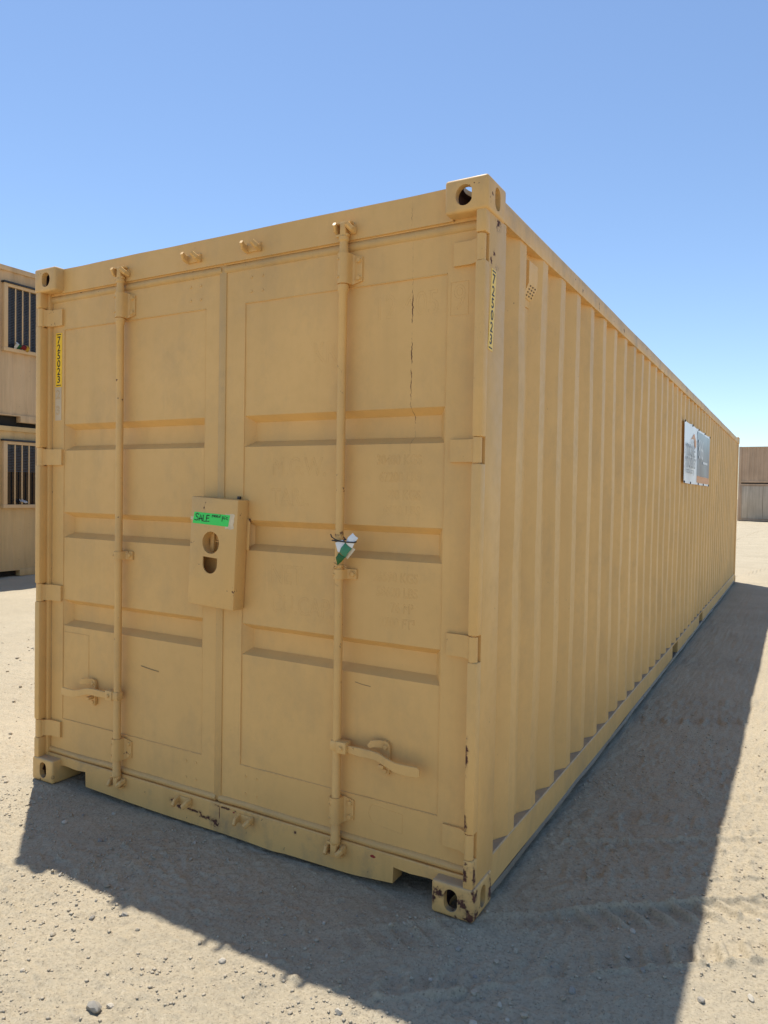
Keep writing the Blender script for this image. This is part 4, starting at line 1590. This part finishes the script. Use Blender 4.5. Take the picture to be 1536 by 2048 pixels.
far_container(0.0, 2.50, 'w_brown', 'brown container covered with grey weathered boards, lower of the far stack', True)
far_container(2.56, 2.42, 'w_brown', 'plain faded brown corrugated container on top of the far stack', False)

# ------------------------------------------------------------------ stones
def stone_mat(name, col):
    nn = N(name)
    c = nn.mix(nn.ramp(nn.noise(45, 4), 0.3, 0.7), tuple(x * 0.75 for x in col), tuple(x * 1.15 for x in col))
    c = nn.mix(nn.ramp(nn.noise(120, 3), 0.5, 0.7, 0, 0.5), c, (0.46, 0.385, 0.275))
    return nn.done(c, 0.9, nn.bump(nn.noise(140, 4), 0.5, 0.003), 0, 0.2)


SM = [stone_mat('tan_stone', (0.48, 0.41, 0.30)), stone_mat('grey_stone', (0.34, 0.31, 0.26)), stone_mat('pale_stone', (0.56, 0.50, 0.40)), stone_mat('brown_stone', (0.40, 0.325, 0.225))]
SMESH = []
for v in range(14):
    b = BM()
    bmesh.ops.create_icosphere(b, subdivisions=2, radius=1.0)
    sc = Vector((random.uniform(0.8, 1.25), random.uniform(0.65, 1.0), random.uniform(0.45, 0.8)))
    # chop with a few planes for angular faces
    for q in range(7):
        nrm = Vector((random.gauss(0, 1), random.gauss(0, 1), random.gauss(0, 1))).normalized()
        dd = random.uniform(0.55, 0.85)
        for vert in b.verts:
            e = vert.co.dot(nrm) - dd
            if e > 0:
                vert.co -= nrm * e
    for vert in b.verts:
        vert.co = Vector((vert.co.x * sc.x, vert.co.y * sc.y, vert.co.z * sc.z)) * (1 + 0.18 * mnoise.noise(vert.co * 1.7 + Vector((v * 7, 0, 0))))
    me = bpy.data.meshes.new('stone')
    b.to_mesh(me)
    b.free()
    me.shade_smooth()
    me.set_sharp_from_angle(angle=rad(14))
    me.materials.append(SM[v % 4])
    SMESH.append(me)


def gh(x, y):
    return float(ground_h(np.array([x]), np.array([y]))[0])


def stone(x, y, r, label, group=None, mesh=None, name='stone', sink=0.22):
    o = bpy.data.objects.new(name, mesh or random.choice(SMESH))
    COL.objects.link(o)
    o.location = (x, y, gh(x, y) + r * (0.55 - sink - 0.1))
    o.rotation_euler = (random.uniform(-0.3, 0.3), random.uniform(-0.3, 0.3), random.uniform(0, 6.28))
    o.scale = (r, r, r)
    tag(o, label, 'stone', group)
    return o


def in_shadow(x, y):
    """inside the footprint of the container's shadow on the ground"""
    return 0.0 < x < W + 0.70 and -0.57 < y < L and not (x < 0.70 and (y < 0 and -y / 0.565 * 0.70 > x))


NAMED = [(1.64, -0.93, 0.026, 'largest grey angular stone in the sunlit dirt at bottom left', 1), (1.665, -0.895, 0.015, 'pale stone touching the large grey stone at bottom left', 2),
         (1.34, -0.56, 0.014, 'grey stone on the shadow edge left of the doors', 5), (1.45, -0.60, 0.011, 'small tan stone in the sun just below the shadow edge stone', 0),
         (1.81, -0.575, 0.013, 'pale stone in the sun right at the middle of the shadow edge', 6), (3.30, 0.10, 0.014, 'pale stone in the sun at the far bottom right', 10),
         (3.17, 0.02, 0.012, 'darker stone in the sun at bottom right beside the shadow edge', 9), (2.57, -0.30, 0.015, 'stone sitting in a wheel track in the shade at bottom centre', 4),
         (2.93, 0.13, 0.017, 'largest stone in the shade right of the nearest casting', 0), (2.26, -0.58, 0.016, 'white stone poking from the shade at the bottom edge', 2)]
for x, y, r, lab, mi in NAMED:
    stone(x, y, r, lab, None, SMESH[mi])
cnt = {'sun': 0, 'shade': 0}
tries = 0
while cnt['sun'] + cnt['shade'] < 285 and tries < 20000:
    tries += 1
    if random.random() < 0.62:
        x, y = random.uniform(0.2, 2.9), random.uniform(-1.3, -0.02)
    elif random.random() < 0.7:
        x, y = random.uniform(2.5, 3.7), random.uniform(-0.4, 2.6)
    else:
        x, y = random.uniform(-3.0, -0.1), random.uniform(-0.6, 2.6)
    # stay in front of the camera's near edge and off the container
    if -0.02 < x < W + 0.02 and y > -0.02:
        continue
    if (x - 3.38) ** 2 + (y + 2.33) ** 2 < 1.9 ** 2:
        continue
    if gn(np.array([x * 1.6]), np.array([y * 1.6]), 77)[0] < random.uniform(-0.5, 0.25):
        continue
    r = 0.0042 + 0.0105 * random.random() ** 2.6
    if x < 0:
        r *= 1.8
    mi = random.randrange(len(SMESH))
    place = 'left of the container' if x < 0 else ('right of the container' if y > -0.05 else ('before the left door' if x < 1.22 else ('before the right door' if x < W else 'before the nearest corner')))
    light = 'shaded' if in_shadow(x, y) else 'sunlit'
    size = 'tiny' if r < 0.0065 else ('small' if r < 0.0105 else 'medium')
    cnt['shade' if light == 'shaded' else 'sun'] += 1
    lab = '%s %s stone on the %s dirt %s' % (size, ('tan', 'grey', 'pale', 'brown')[mi % 4], light, place)
    stone(x, y, r, lab, lab.replace(' stone', ' stones'), SMESH[mi])

# fine gravel, far too many grains to count
NG = 26000
px = np.concatenate([rng.uniform(0.0, 3.0, NG // 2), rng.uniform(2.4, 3.9, NG // 3), rng.uniform(-4, 0.0, NG // 6)])
py = np.concatenate([rng.uniform(-1.3, 0.0, NG // 2), rng.uniform(-0.7, 3.2, NG // 3), rng.uniform(-1.0, 4.0, NG // 6)])
keep = ~((px > -0.01) & (px < W + 0.01) & (py > -0.01)) & (gn(px * 2.3, py * 2.3, 78) > rng.uniform(-0.45, 0.45, len(px)))
px, py = px[keep], py[keep]
pr = 0.0012 + 0.0072 * rng.random(len(px)) ** 4.0
pr *= np.where(px < 0, 2.0, 1.0)
pz = ground_h(px, py)
octv = np.array([(1, 0, 0), (0, 1, 0), (-1, 0, 0), (0, -1, 0), (0, 0, 0.7), (0, 0, -0.7)], float)
octf = np.array([(0, 1, 4), (1, 2, 4), (2, 3, 4), (3, 0, 4), (1, 0, 5), (2, 1, 5), (3, 2, 5), (0, 3, 5)])
ang = rng.uniform(0, 6.28, len(px))
jit = 1 + rng.uniform(-0.35, 0.35, (len(px), 6, 3))
V = octv[None] * jit
vx_ = V[:, :, 0] * np.cos(ang)[:, None] - V[:, :, 1] * np.sin(ang)[:, None]
vy_ = V[:, :, 0] * np.sin(ang)[:, None] + V[:, :, 1] * np.cos(ang)[:, None]
VV = np.stack([px[:, None] + vx_ * pr[:, None], py[:, None] + vy_ * pr[:, None], pz[:, None] + (V[:, :, 2] + 0.25) * pr[:, None]], -1).reshape(-1, 3)
FF = (octf[None] + (np.arange(len(px)) * 6)[:, None, None]).reshape(-1, 3)
me = bpy.data.meshes.new('gravel')
me.vertices.add(len(VV))
me.vertices.foreach_set('co', VV.astype(np.float32).ravel())
me.loops.add(FF.size)
me.loops.foreach_set('vertex_index', FF.ravel().astype(np.int32))
me.polygons.add(len(FF))
me.polygons.foreach_set('loop_start', (np.arange(len(FF)) * 3).astype(np.int32))
me.update(calc_edges=True)
me.materials.append(stone_mat('gravel_grains', (0.47, 0.40, 0.29)))
go = bpy.data.objects.new('gravel', me)
COL.objects.link(go)
tag(go, 'fine gravel and grit strewn over the dirt', 'gravel', kind='stuff')
